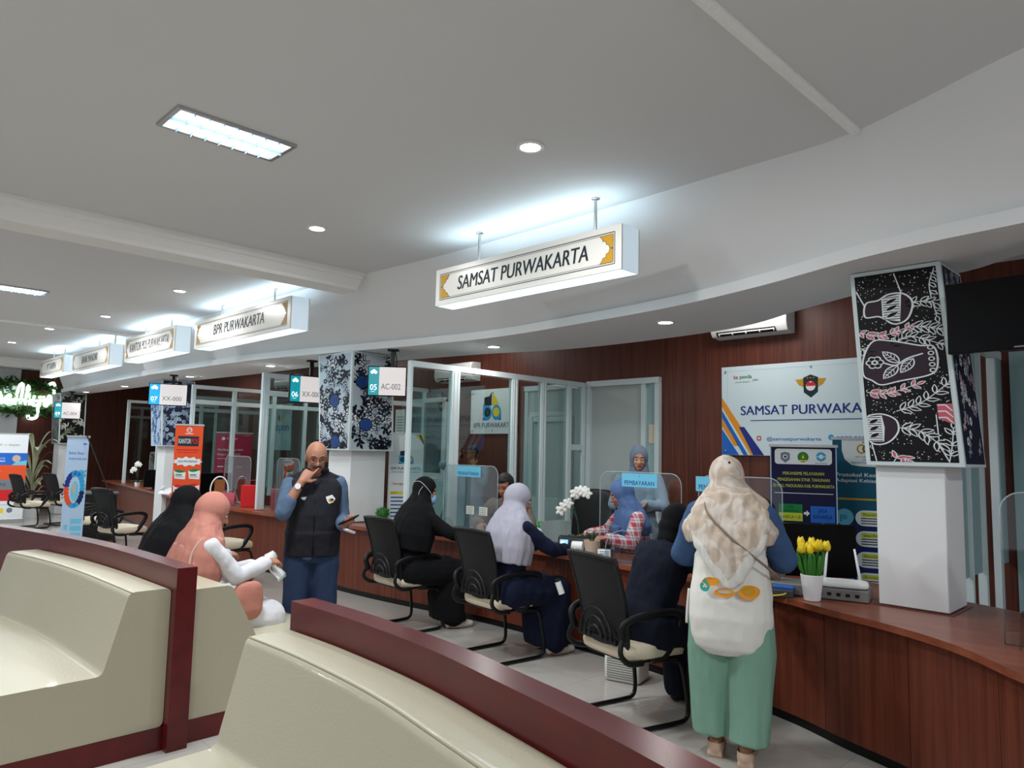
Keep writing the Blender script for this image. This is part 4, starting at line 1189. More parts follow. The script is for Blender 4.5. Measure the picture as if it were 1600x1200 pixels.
def b_tas(a, w, h):
    a.rect(0, 0, w, h, 'pwhite', 0); a.text('bank', .08, h - .24, .05, 'pgrey', 1, 'L', w=.12); a.text('mandiri', .22, h - .24, .035, 'iorange', 1, 'L', w=.06); a.text('taspen', .30, h - .24, .05, 'pgrey', 1, 'L', w=.18)
    a.rect(0, h - .62, w, h - .38, 'blue', 1); a.text('KEMBANGKAN', .04, h - .50, .03, 'pwhite', 2, 'L', w=.22); a.text('RUPIAH', .04, h - .56, .04, 'pwhite', 2, 'L', w=.22, bold=.02)
    a.circ(w * .72, h - .49, .07, 'terra', 2); a.poly([(w * .6, h - .62), (w, h - .62), (w, h - .52), (w * .7, h - .56)], 'skyblue', 3)
    a.rect(0, h - .90, w, h - .62, 'orange', 1); a.text('BUNGA', .04, h - .74, .035, 'pwhite', 2, 'L'); a.rect(0, h - 1.10, w, h - .90, 'pgrey', 1); a.text('GRATIS', .04, h - 1.03, .06, 'ink', 2, 'L')
    a.rect(0, h - 1.32, w, h - 1.10, 'red', 1); a.rect(.2, .06, .30, .16, 'pyellow', 1); a.circ(.40, .12, .05, 'pgrey', 1); a.text('syarat dan ketentuan', .04, .22, .02, 'pgrey', 1, 'L', w=.35)
banner(3.10, 17.2, .12, .62, 1.62, fc(2.86, 15.3), 'white, blue and orange banner beside the pale long leafed plant', b_tas, 'pwhite')
def b_bpr(a, w, h):
    a.rect(0, 0, w, h, 'pwhite', 0); bpr_logo(a, w * .5, h - .28, .085)
    a.text('BPR PURWAKARTA', w / 2, h - .44, .035, 'ink', 1, w=w * .85, bold=.01); a.text('BANK PEREKONOMIAN RAKYAT', w / 2, h - .475, .015, 'ink', 1, w=w * .8)
    a.poly([(w * .7, h), (w, h), (w, h - .13)], 'pyellow', 1); a.poly([(w * .82, h), (w * .9, h), (w, h - .1), (w, h - .14)], 'ink', 2)
    a.text('Tabungan', .04, h - .62, .03, 'red', 1, 'L', bold=.02)
    for k, (z, ww) in enumerate(((.70, .18), (1.06, .14), (1.16, .1))): a.rect(.03, h - z - .035, .03 + ww, h - z, 'pyellow', 1); a.text('BIAYA', .04, h - z - .028, .02, 'ink', 2, 'L')
    for k in range(6): a.rect(.04, h - .78 - k * .045, .32, h - .765 - k * .045, 'navy', 1)
banner(5.36, 7.22, .05, .42, 1.73, fc(5.05, 6.85) + .1, 'white bank banner with blue and yellow logo right of the light blue pillar', b_bpr, 'pwhite')
# dark booth panel leaning behind: tilted pale divider seen through the glass
o = MB().hexa([Vector(p) for p in ((6.55, 8.62, .6), (6.6, 8.62, .6), (6.6, 8.22, .6), (6.55, 8.22, .6), (6.75, 8.45, 1.75), (6.8, 8.45, 1.75), (6.8, 8.05, 1.75), (6.75, 8.05, 1.75))]).build('leaning_divider', M['teal_frost'], None, bevel=.004)
tag(o, 'pale tilted divider board seen through the glass left of the leaning man', 'divider')
o.location.z = -.6

# ---------------------------------------------------------------- acrylic shields on the counter
def shield(x, y, w, label, h=.69, rz=-90, plate=None, notes=()):
    t = thing('acrylic_shield', label, 'counter shield', (x, y, .751), rad(rz), 'clear acrylic shields on the counter')
    r = .09; pts = []
    for cx, cz, a0 in ((-w / 2, 0, None), (w / 2, 0, None), (w / 2 - r, h - r, 0), (-w / 2 + r, h - r, 90)):
        if a0 is None: pts.append((cx, cz)); continue
        for k in range(7): q = rad(a0 + 15 * k); pts.append((cx + r * math.cos(q), cz + r * math.sin(q)))
    MB().prism(pts, (1, 0, 0), (0, 0, 1), .004, (0, .002, 0)).build('sheet', M['acryl'], t)
    rim = [Vector((p[0], 0, p[1])) for p in pts]
    MB().tube(rim, .0035, 6, closed=True, up=Vector((0, 1, 0))).build('edge', M['acryl_edge'], t, smooth=True)
    f = MB()
    for s in (-1, 1):
        q = [(-.09, 0), (.09, 0)] + [(.09 * math.cos(rad(a)), .16 * math.sin(rad(a))) for a in range(10, 180, 20)]
        f.prism(q, (0, 1, 0), (0, 0, 1), .004, (s * (w / 2 - .07), 0, 0))
        f.build('foot', M['acryl'], t); f = MB()
    if plate:
        num, txt, cx, pw = plate
        MB().box((cx, -.004, h - .06), (pw, .002, .105)).build('name_plate', M['skyblue'], t)
        a = Art(-.0055); a.text(num, cx, h - .035, .014, 'ink', 0); a.text(txt, cx, h - .098, .036, 'navy', 0, w=pw * .84); a.build('lettering', t)
    for k, (cx, cz) in enumerate(notes):
        MB().box((cx, -.004, cz), (.115, .001, .08)).build('paper_note', M['offwhite'], t)
        a = Art(-.005)
        for j in range(4): a.rect(cx - .045, cz - .03 + j * .017, cx + .04, cz - .025 + j * .017, 'pgrey', 0)
        a.build('print', t)
    return t
shield(4.72, 3.34, .76, 'clear acrylic counter shield with the blue plate PEMBAYARAN', plate=('2', 'PEMBAYARAN', .005, .33))
shield(4.80, 5.41, .80, 'clear acrylic counter shield with the blue plate PENDAFTARAN and two paper notes', plate=('1', 'PENDAFTARAN', -.02, .36), notes=((.02, .255), (.21, .255)))
shield(4.66, 2.47, .62, 'clear acrylic shield with a blue plate, mostly behind the standing woman in the beige veil', plate=('3', 'PENYERAHAN', -.18, .3))
shield(4.02, .56, .52, 'empty clear acrylic shield beyond the white pillar, below the television')
shield(4.62, 10.25, .85, 'clear acrylic shield right of the crimson banner')
shield(4.60, 8.72, .6, 'clear acrylic shield left of the man in the vest, behind the bare counter')
shield(5.0, 14.6, .8, 'clear acrylic shield in front of the far clerk in the patterned veil')

def holder(x, y, label, w=.20, h=.22, rz=-60, content=None):
    t = thing('brochure_holder', label, 'brochure holder', (x, y, .751), rad(rz), 'small clear stands on the counter')
    q = [(-w / 2, 0), (w / 2, 0)] + [(w / 2 * math.cos(rad(a)), h * .45 + h * .55 * math.sin(rad(a))) for a in range(0, 181, 18)]
    m = MB().prism(q, (1, 0, 0), (0, 0, 1), .003, (0, .03, 0)).box((0, 0, .0015), (w, .10, .003)); m.build('stand', M['acryl'], t)
    MB().tube([Vector((p[0], .0285, p[1])) for p in q], .003, 6, closed=True, up=Vector((0, 1, 0))).build('edge', M['acryl_edge'], t, smooth=True)
    MB().box((0, -.045, h * .22), (w, .003, h * .44)).build('front_lip', M['acryl'], t)
    if content: MB().box((0, 0, h * .45), (w * .8, .012, h * .8)).build('leaflets', M[content], t)
    return t
holder(4.62, 3.42, 'arched clear leaflet stand behind the nearest chair, left of the hunched person in black', .26, .24, -55)
holder(4.72, 3.05, 'smaller clear stand right beside the hunched person in black', .14, .2, -40)
holder(4.55, 8.55, 'small arched clear stand on the counter left of the man in the vest', .26, .26, -55)
holder(4.42, 10.05, 'clear holder with pink leaflets left of the red bag', .22, .22, -45, 'rose')
holder(4.5, 11.4, 'clear grey stand left of the red service banner', .35, .32, -50)
holder(4.75, 13.3, 'clear desk stand beside the far white orchid', .3, .3, -50)

# ---------------------------------------------------------------- things standing on the counter
def pot_tulips(x, y):
    t = thing('tulip_vase', 'white pot of yellow tulips on the counter beside the standing woman', 'flower pot', (x, y, .751), 0)
    MB().lathe([(0.001, 0), (.042, 0), (.046, .004), (.064, .148), (.060, .15), (.056, .144), (.001, .135)]).build('pot', M['white'], t, smooth=35)
    rng = random.Random(4); st = MB(); fl = MB(); lf = MB()
    for k in range(11):
        a = k * 2.4; r = .012 + .0065 * k * .8; tx, ty = r * math.cos(a), r * math.sin(a); zt = .285 + rng.uniform(-.02, .02)
        st.tube(cr([(tx * .5, ty * .5, .12), (tx * .8, ty * .8, .2), (tx * 1.25, ty * 1.25, zt)], 4), .0035, 6)
        cx, cy = tx * 1.3, ty * 1.3
        fl.lathe([(.004, 0), (.017, .006), (.0225, .022), (.021, .038), (.013, .054), (.003, .058)], (cx, cy, zt), 10)
        for j in range(3):
            b_ = j * 2.09 + k; fl.lathe([(.003, 0), (.011, .01), (.012, .03), (.008, .05), (.001, .062)], (cx + .012 * math.cos(b_), cy + .012 * math.sin(b_), zt + .002), 8)
    for k in range(12):
        a = k * 2.4 + 1; r0, r1 = .03, .055 + .012 * (k % 3)
        p = cr([(r0 * math.cos(a), r0 * math.sin(a), .12), (r1 * .8 * math.cos(a), r1 * .8 * math.sin(a), .2), (r1 * math.cos(a), r1 * math.sin(a), .265 + .01 * (k % 4))], 5)
        lf.tube(p, [.006 + .010 * math.sin(PI * i / (len(p) - 1)) for i in range(len(p))], 6)
    st.build('stem', M['green'], t, smooth=True); fl.build('blossom', M['yellow'], t, smooth=True); lf.build('leaf', M['green'], t, smooth=True)
pot_tulips(4.32, 1.83)

# network equipment
t = thing('network_box', 'flat grey recorder box lying on the counter beside the nearest pillar', 'electronic box', (4.52, 1.90, .751), rad(-76))
MB().box((0, 0, .035), (.62, .24, .065)).build('housing', M['grey'], t, bevel=.005)
f = MB()
for k in range(5): f.box((.05 + k * .05, -.121, .035), (.022, .006, .018))
for k in range(3): f.box((-.25 + k * .05, -.121, .035), (.03, .006, .03))
f.build('socket', M['black'], t)
t = thing('wifi_router', 'white router with two raised antennas on top of the grey box', 'router', (4.535, 1.74, .819), rad(-70))
superbox(MB(), (0, 0, .02), (.29, .17, .036), 6).build('body', M['white'], t, smooth=True)
for s, tl in ((-1, .02), (1, -.03)):
    MB().tube([(s * .10, .09, .02), (s * .10 + tl, .10, .215)], [.009, .006], 8).build('antenna', M['white'], t, smooth=True)
t = thing('network_box', 'small dark box with blue lid and a yellow cable beside the tulips', 'electronic box', (4.33, 2.03, .751), rad(-70))
MB().box((0, 0, .02), (.16, .14, .04)).build('housing', M['dgrey'], t, bevel=.004)
MB().box((.02, .02, .048), (.12, .08, .014)).build('lid', M['blue'], t, bevel=.003)
MB().tube(cr([(-.09, -.11, .01), (-.04, -.12, .012), (.02, -.10, .02), (.04, -.075, .026)], 6), .004, 8).build('yellow_plug_cable', M['yellow'], t, smooth=True)
t = thing('glass_vase', 'clear glass of brown wooden curls behind the standing woman elbow', 'vase', (4.44, 2.12, .751))
MB().lathe([(.03, 0), (.036, .002), (.042, .13), (.039, .13), (.033, .006), (.001, .006)], seg=20).build('glass', M['acryl'], t, smooth=35)
mb = MB(); rng = random.Random(9)
for k in range(26):
    a = rng.uniform(0, 6.3); r = rng.uniform(.0, .045); z = .17 + rng.uniform(-.03, .05)
    mb.tube(cr([(r * .3 * math.cos(a), r * .3 * math.sin(a), .04), (r * .7 * math.cos(a), r * .7 * math.sin(a), z - .05), (r * math.cos(a), r * math.sin(a), z)], 3), [.002, .002, .002, .003, .006, .009, .006][:7], 6)
mb.build('wooden_curls', M['brown'], t, smooth=True)

def monitor(x, y, rz, label, w=.46, h=.28, z=.751, m='blackgloss', stand=.12):
    t = thing('monitor', label, 'monitor', (x, y, z), rz, 'computer monitors on the counter')
    MB().box((0, 0, stand + h / 2), (w, .03, h)).build('screen', M[m], t, bevel=.005)
    b = MB(); b.box((0, .02, stand / 2 + .02), (.05, .02, stand + .04)); b.lathe([(.09, 0), (.09, .008), (.03, .012)], (0, .02, 0), 20); b.build('stand', M['black'], t)
    return t
monitor(4.83, 2.02, fc(4.83, 2.02) + .25, 'black monitor behind the tulips, beside the blue banner', .50, .34, stand=.06)
monitor(4.86, 3.0, fc(5, 3) + .6, 'dark monitor behind the hunched person in black', .40, .24, stand=.1)
monitor(4.58, 11.05, fc(4.5, 11) + .7, 'narrow dark monitor left of the orange red banner', .42, .36, stand=.06)
monitor(4.85, 14.25, fc(4.8, 14.2) + .1, 'small black monitor in front of the far clerk', .34, .32, stand=.05)
monitor(3.92, 13.3, fc(3.9, 13.3), 'wide dark monitor behind the slim banner', .52, .36, z=.751, stand=.06) if False else None

t = thing('flower_pot', 'beige tapered pot with a small green plant on the counter behind the nearest chair', 'flower pot', (4.62, 3.72, .751))
MB().lathe([(.001, 0), (.045, 0), (.066, .14), (.061, .14), (.055, .13), (.001, .128)]).build('pot', M['terra'], t, smooth=35)
mb = MB()
for k in range(9):
    a = k * 2.4; mb.tube(cr([(0.01 * math.cos(a), .01 * math.sin(a), .12), (.03 * math.cos(a), .03 * math.sin(a), .17), (.05 * math.cos(a), .05 * math.sin(a), .18 + .004 * k)], 4), [.003] * 4 + [.008] * 4 + [.003], 6)
mb.build('foliage', M['dkgreen'], t, smooth=True)
t = thing('table_card', 'small white folded card with print in front of the beige pot', 'card', (4.60, 3.58, .751), rad(-50))
MB().add([(-.05, -.02, 0), (.05, -.02, 0), (.05, .012, .085), (-.05, .012, .085), (-.05, .05, 0), (.05, .05, 0)], [(0, 1, 2, 3), (3, 2, 5, 4)]).build('card', M['white'], t)
a = Art(fn=lambda x, z, h: Vector((x, -.02 + z * .376 - h, z)))
for k in range(4): a.rect(-.035, .018 + k * .015, .035, .023 + k * .015, 'ink', 0)
a.build('print', t)
def bottle(x, y, label, cap, s=1.0, lab='teal'):
    t = thing('sanitiser_bottle', label, 'bottle', (x, y, .751), rad(-40), 'pump bottles on the counter')
    MB().lathe([(.001, 0), (.036 * s, 0), (.038 * s, .006), (.038 * s, .12 * s), (.030 * s, .14 * s), (.014 * s, .148 * s), (.013 * s, .16 * s), (.001, .16 * s)], seg=22).build('bottle_body', M['milky'], t, smooth=40)
    MB().lathe([(.0387 * s, .02 * s), (.0387 * s, .105 * s), (.0380 * s, .105 * s), (.0380 * s, .02 * s)], seg=22).build('paper_label', M[lab], t, smooth=40)
    MB().lathe([(.015 * s, .158 * s), (.016 * s, .175 * s), (.006 * s, .178 * s), (.005 * s, .20 * s), (.016 * s, .202 * s), (.014 * s, .214 * s), (.001, .214 * s)], seg=16).box((.025 * s, 0, .207 * s), (.04 * s, .012 * s, .009 * s)).build('pump', M[cap], t, smooth=40)
M['milky'] = mat('milky_plastic', (186, 222, 218), 0.3)
M['tealgel'] = mat('teal_label', (70, 176, 160), 0.4, noise_amt=.4, noise_scale=30)
M['pumpgreen'] = mat('pump_green', (32, 150, 60), 0.4)
bottle(4.86, 4.53, 'teal and white sanitiser bottle with a green pump, beside the grey veiled woman', 'pumpgreen', 1.0, 'tealgel')
bottle(5.14, 6.55, 'small clear sanitiser bottle with white pump right of the light blue pillar', 'white', .95, 'lblue')
t = thing('card_terminal', 'black payment terminal with a lit blue screen and paper roll beside the beige pot', 'card terminal', (4.78, 4.05, .751), rad(-62))
MB().hexa([Vector(p) for p in ((-.13, -.06, 0), (.13, -.06, 0), (.13, .08, 0), (-.13, .08, 0), (-.13, -.01, .12), (.13, -.01, .12), (.13, .05, .13), (-.13, .05, .13))]).build('body', M['black'], t, bevel=.006)
a = Art(fn=lambda x, z, h: Vector((x, -.06 + z * .41 - h, z))); a.rect(-.11, .05, -.04, .10, 'edc', 0); a.rect(-.10, .065, -.07, .085, 'screenwhite', 1); a.build('lit_screen', t)
MB().cyl((.01, -.085, .055), (.10, -.085, .055), .045, seg=22).build('paper_roll', M['white'], t, smooth=40)
t = thing('glass_bowl', 'small glass bowl with green sweets in front of the payment terminal', 'bowl', (4.62, 3.93, .751))
MB().lathe([(.03, 0), (.034, .003), (.07, .05), (.066, .05), (.03, .008), (.001, .008)], seg=22).build('bowl', M['acryl'], t, smooth=35)
mb = MB()
for k in range(12): a_ = k * 2.4; mb.ell((.012 * math.sqrt(k) * math.cos(a_), .012 * math.sqrt(k) * math.sin(a_), .03 + .004 * (k % 3)), (.012, .010, .009), nu=8, nv=6)
mb.build('sweets', M['palegreen'], t, smooth=True)
for (x, y, s, lb) in ((4.97, 4.15, 1.0, 'tall white orchid in front of the frosted doorway, left of the plaid shirted woman'), (4.75, 12.55, .95, 'white orchid in a pot on the far counter below the navy casing'), (5.0, 15.6, .9, 'pale orchid on the far counter in front of the clerk')):
    t = thing('orchid_pot', lb, 'potted flower', (x, y, .751), rad(20), 'white orchids on the counter')
    MB().lathe([(.001, 0), (.045, 0), (.055, .08), (.05, .08), (.001, .07)]).build('pot', M['white'], t, smooth=35)
    st, fl, lf = MB(), MB(), MB(); rng = random.Random(int(x * 100))
    p1 = [Vector(p) for p in cr([(0, 0, .06), (.01, .02, .25 * s), (0, .06, .42 * s), (-.03, .0, .50 * s), (-.05, -.11, .47 * s)], 6)]
    p2 = [Vector(p) for p in cr([(0, 0, .06), (-.01, 0, .2 * s), (0, .05, .32 * s), (0, .10, .38 * s), (.0, .16, .33 * s)], 6)]
    st.tube(p1, .0035, 6); st.tube(p2, .0035, 6)
    spots = [p1[-1], p1[-4], p1[-7], p1[-9], p1[-11], p2[-1], p2[-3], p2[-6], p2[-8]]
    for q in spots:
        q = q + Vector((rng.uniform(-.02, .02), rng.uniform(-.02, .02), rng.uniform(-.01, .02)))
        for j in range(5):
            a_ = j * 1.257 + .3; T = Matrix.Translation(q) @ Matrix.Rotation(rad(20), 4, 'Z') @ Matrix.Rotation(a_, 4, 'X')
            fl.ell((-.004, 0, .024), (.005, .016 if j % 2 else .020, .026), T, 10, 6)
        fl.ell(q + Vector((-.008, 0, 0)), (.008, .008, .008), None, 8, 6)
    for k in range(5): a_ = k * 1.3; lf.tube(cr([(0, 0, .07), (.07 * math.cos(a_), .07 * math.sin(a_), .11), (.13 * math.cos(a_), .13 * math.sin(a_), .09)], 5), [.006] + [.014] * 8 + [.006, .003], 6)
    st.build('stem', M['dkgreen'], t, smooth=True); fl.build('blossom', M['ptal'], t, smooth=True); lf.build('leaf', M['dkgreen'], t, smooth=True)
t = thing('grass_ball', 'round green grass ball in a white dish on the counter beside the light blue pillar', 'potted plant', (4.86, 6.95, .751))
MB().lathe([(.001, 0), (.05, 0), (.06, .03), (.055, .03), (.001, .02)]).build('pot', M['white'], t, smooth=35)
mb = MB(); rng = random.Random(2)
for k in range(420):
    u = rng.uniform(-.55, 1); a_ = rng.uniform(0, 6.283); s_ = math.sqrt(max(0, 1 - u * u)); d = Vector((s_ * math.cos(a_), s_ * math.sin(a_), u))
    c_ = Vector((0, 0, .105)); sd = d.orthogonal().normalized() * .004
    mb.add([c_ + d * .05 - sd, c_ + d * .05 + sd, c_ + d * (.085 + rng.uniform(0, .02)) + Vector((rng.uniform(-.01, .01), rng.uniform(-.01, .01), 0))], [(0, 1, 2)])
mb.ell((0, 0, .105), (.066, .066, .066)); mb.build('foliage', M['green'], t)
# far counter clutter
def carrier(x, y, label, m, w=.30, h=.27):
    t = thing('gift_bag', label, 'bag', (x, y, .751), rad(-35), 'red bags on the counter')
    MB().box((0, 0, h / 2), (w, .10, h)).build('bag_body', M[m], t, bevel=.008)
    MB().tube(cr([(-.06, 0, h), (-.05, 0, h + .06), (.05, 0, h + .06), (.06, 0, h)], 6), .004, 6).build('handle', M[m], t, smooth=True)
carrier(4.62, 9.72, 'bright red box bag on the counter behind the pink veil', 'red', .30, .30)
carrier(4.85, 9.42, 'pinkish red bag standing just right of the bright red one', 'rose', .2, .26)
t = thing('photo_frame', 'round white framed picture stand left of the red bag', 'picture frame', (4.46, 10.45, .751), fc(4.4, 10.4))
MB().tube([Vector((.12 * math.cos(2 * PI * k / 24), 0, .20 + .19 * math.sin(2 * PI * k / 24))) for k in range(24)], .010, 8, closed=True, up=Vector((0, 1, 0))).build('rim', M['white'], t, smooth=True)
mb = MB(); mb.box((0, .01, .2), (.14, .004, .30)); mb.build('picture', M['brown'], t); MB().box((0, .0, .01), (.18, .10, .02)).build('base', M['white'], t)
t = thing('desk_phone', 'white desk telephone stand on the far counter left of the orchid', 'telephone', (4.62, 12.9, .751), rad(-60))
MB().hexa([Vector(p) for p in ((-.12, -.09, 0), (.12, -.09, 0), (.12, .09, 0), (-.12, .09, 0), (-.12, -.08, .03), (.12, -.08, .03), (.12, .09, .11), (-.12, .09, .11))]).build('body', M['white'], t, bevel=.006)
MB().tube(cr([(-.08, -.06, .08), (-.08, 0, .12), (-.08, .07, .14)], 5), .018, 8).build('handset', M['white'], t, smooth=True)
# glowing script sign with its leaf garland on the far wall
t = thing('neon_sign', 'bright white glowing script sign inside a green leaf garland on the far wall', 'sign', (3.98, 20.98, 2.6), 0)
gl = MB(); rng = random.Random(12)
for k in range(1500):
    a_ = rng.uniform(0, 6.283); rr = rng.gauss(1, .12) if k < 900 else rng.uniform(.1, .95)
    x, z = .98 * rr * math.cos(a_), .36 * rr * math.sin(a_) + .05
    d = Vector((rng.uniform(-1, 1), rng.uniform(-1, -.1), rng.uniform(-1, 1))).normalized(); sd = d.orthogonal().normalized() * .032
    p = Vector((x, -.04 - rng.uniform(0, .09), z)); L = rng.uniform(.10, .19)
    gl.add([p, p + d * L * .5 + sd, p + d * L, p + d * L * .5 - sd], [(0, 1, 2, 3)])
gl.tube([Vector((.98 * math.cos(2 * PI * k / 40), -.06, .05 + .36 * math.sin(2 * PI * k / 40))) for k in range(40)], .05, 8, closed=True, up=Vector((0, 1, 0)))
gl.build('leaf_garland', M['garland'], t)
nn = MB()
def stroke(pts): nn.tube([Vector((x, -.14, z)) for x, z in [(p.x, p.y) for p in cr([(a, b, 0) for a, b in pts], 6)]], .032, 8, up=Vector((0, 1, 0)))
stroke([(-.78, -.12), (-.70, .16), (-.60, -.12), (-.52, .16), (-.44, -.12)]); stroke([(-.40, 0), (-.30, .10), (-.24, -.10), (-.36, -.10), (-.38, .02)])
stroke([(-.20, -.12), (-.12, .34), (-.05, .34), (-.08, -.10)]); stroke([(.02, -.12), (.06, .36), (.12, -.12)]); stroke([(.2, .12), (.18, -.10), (.30, -.08), (.32, .12), (.32, -.14)])
stroke([(.40, .12), (.44, -.12), (.55, .02), (.52, .14), (.46, .0)]); stroke([(.60, .30), (.66, -.10)]); stroke([(.50, .42), (.58, .46), (.62, .38)]); stroke([(.30, -.1), (.28, -.40), (.12, -.44), (.10, -.36)]); stroke([(-.70, -.05), (0, .0), (.65, -.02)])
nn.build('glowing_script', M['neon'], t, smooth=True)
area_lamp('sign_lamp', (3.98, 20.75, 2.62), 1.2, 5, (.9, 1, 1), .3, (rad(90), 0, 0))
# long leafed plant beside the far banner
t = thing('palm_plant', 'pale long leafed plant in a white pot beside the white, blue and orange banner', 'potted plant', (3.72, 18.1, 0))
MB().lathe([(.001, 0), (.15, 0), (.2, .4), (.18, .4), (.001, .36)]).build('pot', M['white'], t, smooth=35)
lf = MB(); rng = random.Random(8)
for k in range(22):
    a_ = k * 2.4; h = .55 + .055 * k; R = .34 + .10 * (k % 4)
    p = cr([(0, 0, .35), (.06 * math.cos(a_), .06 * math.sin(a_), h * .8), (R * .55 * math.cos(a_), R * .55 * math.sin(a_), h + .10), (R * math.cos(a_), R * math.sin(a_), h + .04)], 6)
    n_ = len(p); up = Vector((0, 0, 1)); L_, R_ = [], []
    for i, q in enumerate(p):
        u = i / (n_ - 1); w = .004 + .045 * max(0, math.sin(PI * max(0, (u - .3) / .7))); s_ = Vector((-math.sin(a_), math.cos(a_), 0)) * w
        L_.append(q - s_); R_.append(q + s_ )
    b0 = len(lf.v); lf.v += L_ + R_ + [q - Vector((0, 0, .004)) for q in p]
    for i in range(n_ - 1): lf.f += [[b0 + i, b0 + i + 1, b0 + 2 * n_ + i + 1, b0 + 2 * n_ + i], [b0 + n_ + i, b0 + 2 * n_ + i, b0 + 2 * n_ + i + 1, b0 + n_ + i + 1]]; lf.mi += [0, 0]
lf.build('leaf', M['palegreen'], t)
# dark slanted poles beside the slim banner
o = MB().cyl((2.62, 10.12, 1.68), (2.88, 9.97, .97), .008, seg=8).cyl((2.88, 9.97, .97), (3.02, 9.9, .012), .010, seg=8).build('slanted_pole', M['black'], None)
tag(o, 'thin dark slanting pole just right of the slim pale blue banner', 'pole')
# far low bench and desk below the banners
t = thing('low_bench', 'pale bench behind the far chairs, below the leaf garland', 'bench', (4.6, 19.8, 0))
MB().box((0, 0, .42), (1.9, .45, .06)).build('seat', M['beige'], t, bevel=.01)
lg = MB()
for s in (-.85, .85): MB().box((s, 0, .195), (.08, .4, .39)).build('leg', M['topwood'], t)
t = thing('desk', 'dark cabinet desk behind the slim banner', 'desk', (3.55, 13.25, 0), rad(-15))
MB().box((0, 0, .40), (.75, .5, .72)).build('cabinet', M['black'], t, bevel=.01); MB().box((0, 0, .775), (.8, .55, .03)).build('top', M['dgrey'], t, bevel=.004)
# ---------------------------------------------------------------- people
def cap(mb, p0, r0, p1, r1, T=None, seg=14):
    """tapered capsule"""
    p0, p1 = Vector(p0), Vector(p1)
    t = (p1 - p0); L = t.length
    if L < 1e-6: t = Vector((0, 0, 1)); L = 1e-6
    t.normalize(); s, u = frame(t)
    rings = []
    for k in range(5):
        a = PI / 2 * (1 - k / 4); a = min(a, PI / 2 - .05); rings.append((p0 - t * r0 * math.sin(a), r0 * math.cos(a)))
    for k in range(5):
        a = PI / 2 * (k / 4); a = min(a, PI / 2 - .05); rings.append((p1 + t * r1 * math.sin(a), r1 * math.cos(a)))
    rs = [[c + s * math.cos(2 * PI * j / seg) * r + u * math.sin(2 * PI * j / seg) * r for j in range(seg)] for c, r in rings]
    if T is not None: rs = [[T @ v for v in rg] for rg in rs]
    mb.loft(rs)
def chain(mb, pts, rs, T=None, seg=14):
    for i in range(len(pts) - 1): cap(mb, pts[i], rs[i], pts[i + 1], rs[i + 1], T, seg)
def loftp(mb, secs, T=None, seg=22, n=2.3):
    """secs: (cx, cy, cz, rx, ry) horizontal sections, rx along facing, ry across"""
    rings = []
    for cx, cy, cz, rx, ry in secs:
        rg = []
        for k in range(seg):
            a = 2 * PI * k / seg; c, s = math.cos(a), math.sin(a)
            v = Vector((cx + math.copysign(abs(c) ** (2 / n), c) * rx, cy + math.copysign(abs(s) ** (2 / n), s) * ry, cz))
            rg.append(T @ v if T is not None else v)
        rings.append(rg)
    mb.loft(rings)
def remesh(mb, voxel, smooth=3):
    me = mb.mesh('tmp', [])
    o = bpy.data.objects.new('tmp', me); COL.objects.link(o)
    r = o.modifiers.new('r', 'REMESH'); r.mode = 'VOXEL'; r.voxel_size = voxel; r.adaptivity = 0
    if smooth:
        s = o.modifiers.new('s', 'SMOOTH'); s.iterations = smooth; s.factor = .5
    dg = bpy.context.evaluated_depsgraph_get()
    out = bpy.data.meshes.new_from_object(o.evaluated_get(dg))
    bpy.data.objects.remove(o); bpy.data.meshes.remove(me)
    return out
def folds(me, amp, scale=(9, 9, 3), seed=0.0, fn=None):
    n = len(me.vertices)
    co = np.empty(n * 3); me.vertices.foreach_get('co', co); co = co.reshape(-1, 3)
    no = np.empty(n * 3); me.vertices.foreach_get('normal', no); no = no.reshape(-1, 3)
    for i in range(n):
        x, y, z = co[i]
        v = noise.noise(Vector((x * scale[0] + seed, y * scale[1], z * scale[2]))) + .5 * noise.noise(Vector((x * scale[0] * 2.1, y * scale[1] * 2.1 + seed, z * scale[2] * 2.1)))
        a = amp * (fn(x, y, z) if fn else 1)
        co[i] += no[i] * v * a
    me.vertices.foreach_set('co', co.reshape(-1)); me.update()
def cut(me, test):
    bm = bmesh.new(); bm.from_mesh(me)
    bmesh.ops.delete(bm, geom=[v for v in bm.verts if test(v.co)], context='VERTS')
    bm.to_mesh(me); bm.free()
def part(name, mb, m, parent, voxel=.009, smooth=3, amp=0.0, scale=(9, 9, 3), seed=0.0, cutf=None, fn=None):
    me = remesh(mb, voxel, smooth)
    if amp: folds(me, amp, scale, seed, fn)
    if cutf: cut(me, cutf)
    me.materials.clear(); me.materials.append(m)
    me.shade_smooth(); me.name = name
    return link_mesh(name, me, parent)
def ik(a, b, l1, l2, hint):
    a, b, hint = Vector(a), Vector(b), Vector(hint)
    d = b - a; L = min(d.length, (l1 + l2) * .999)
    dn = d.normalized(); x = (l1 * l1 - l2 * l2 + L * L) / (2 * L)
    h = math.sqrt(max(0, l1 * l1 - x * x)); hp = hint - dn * hint.dot(dn)
    if hp.length < 1e-5: hp = Vector((0, 0, -1))
    return a + dn * x + hp.normalized() * h, a + dn * L
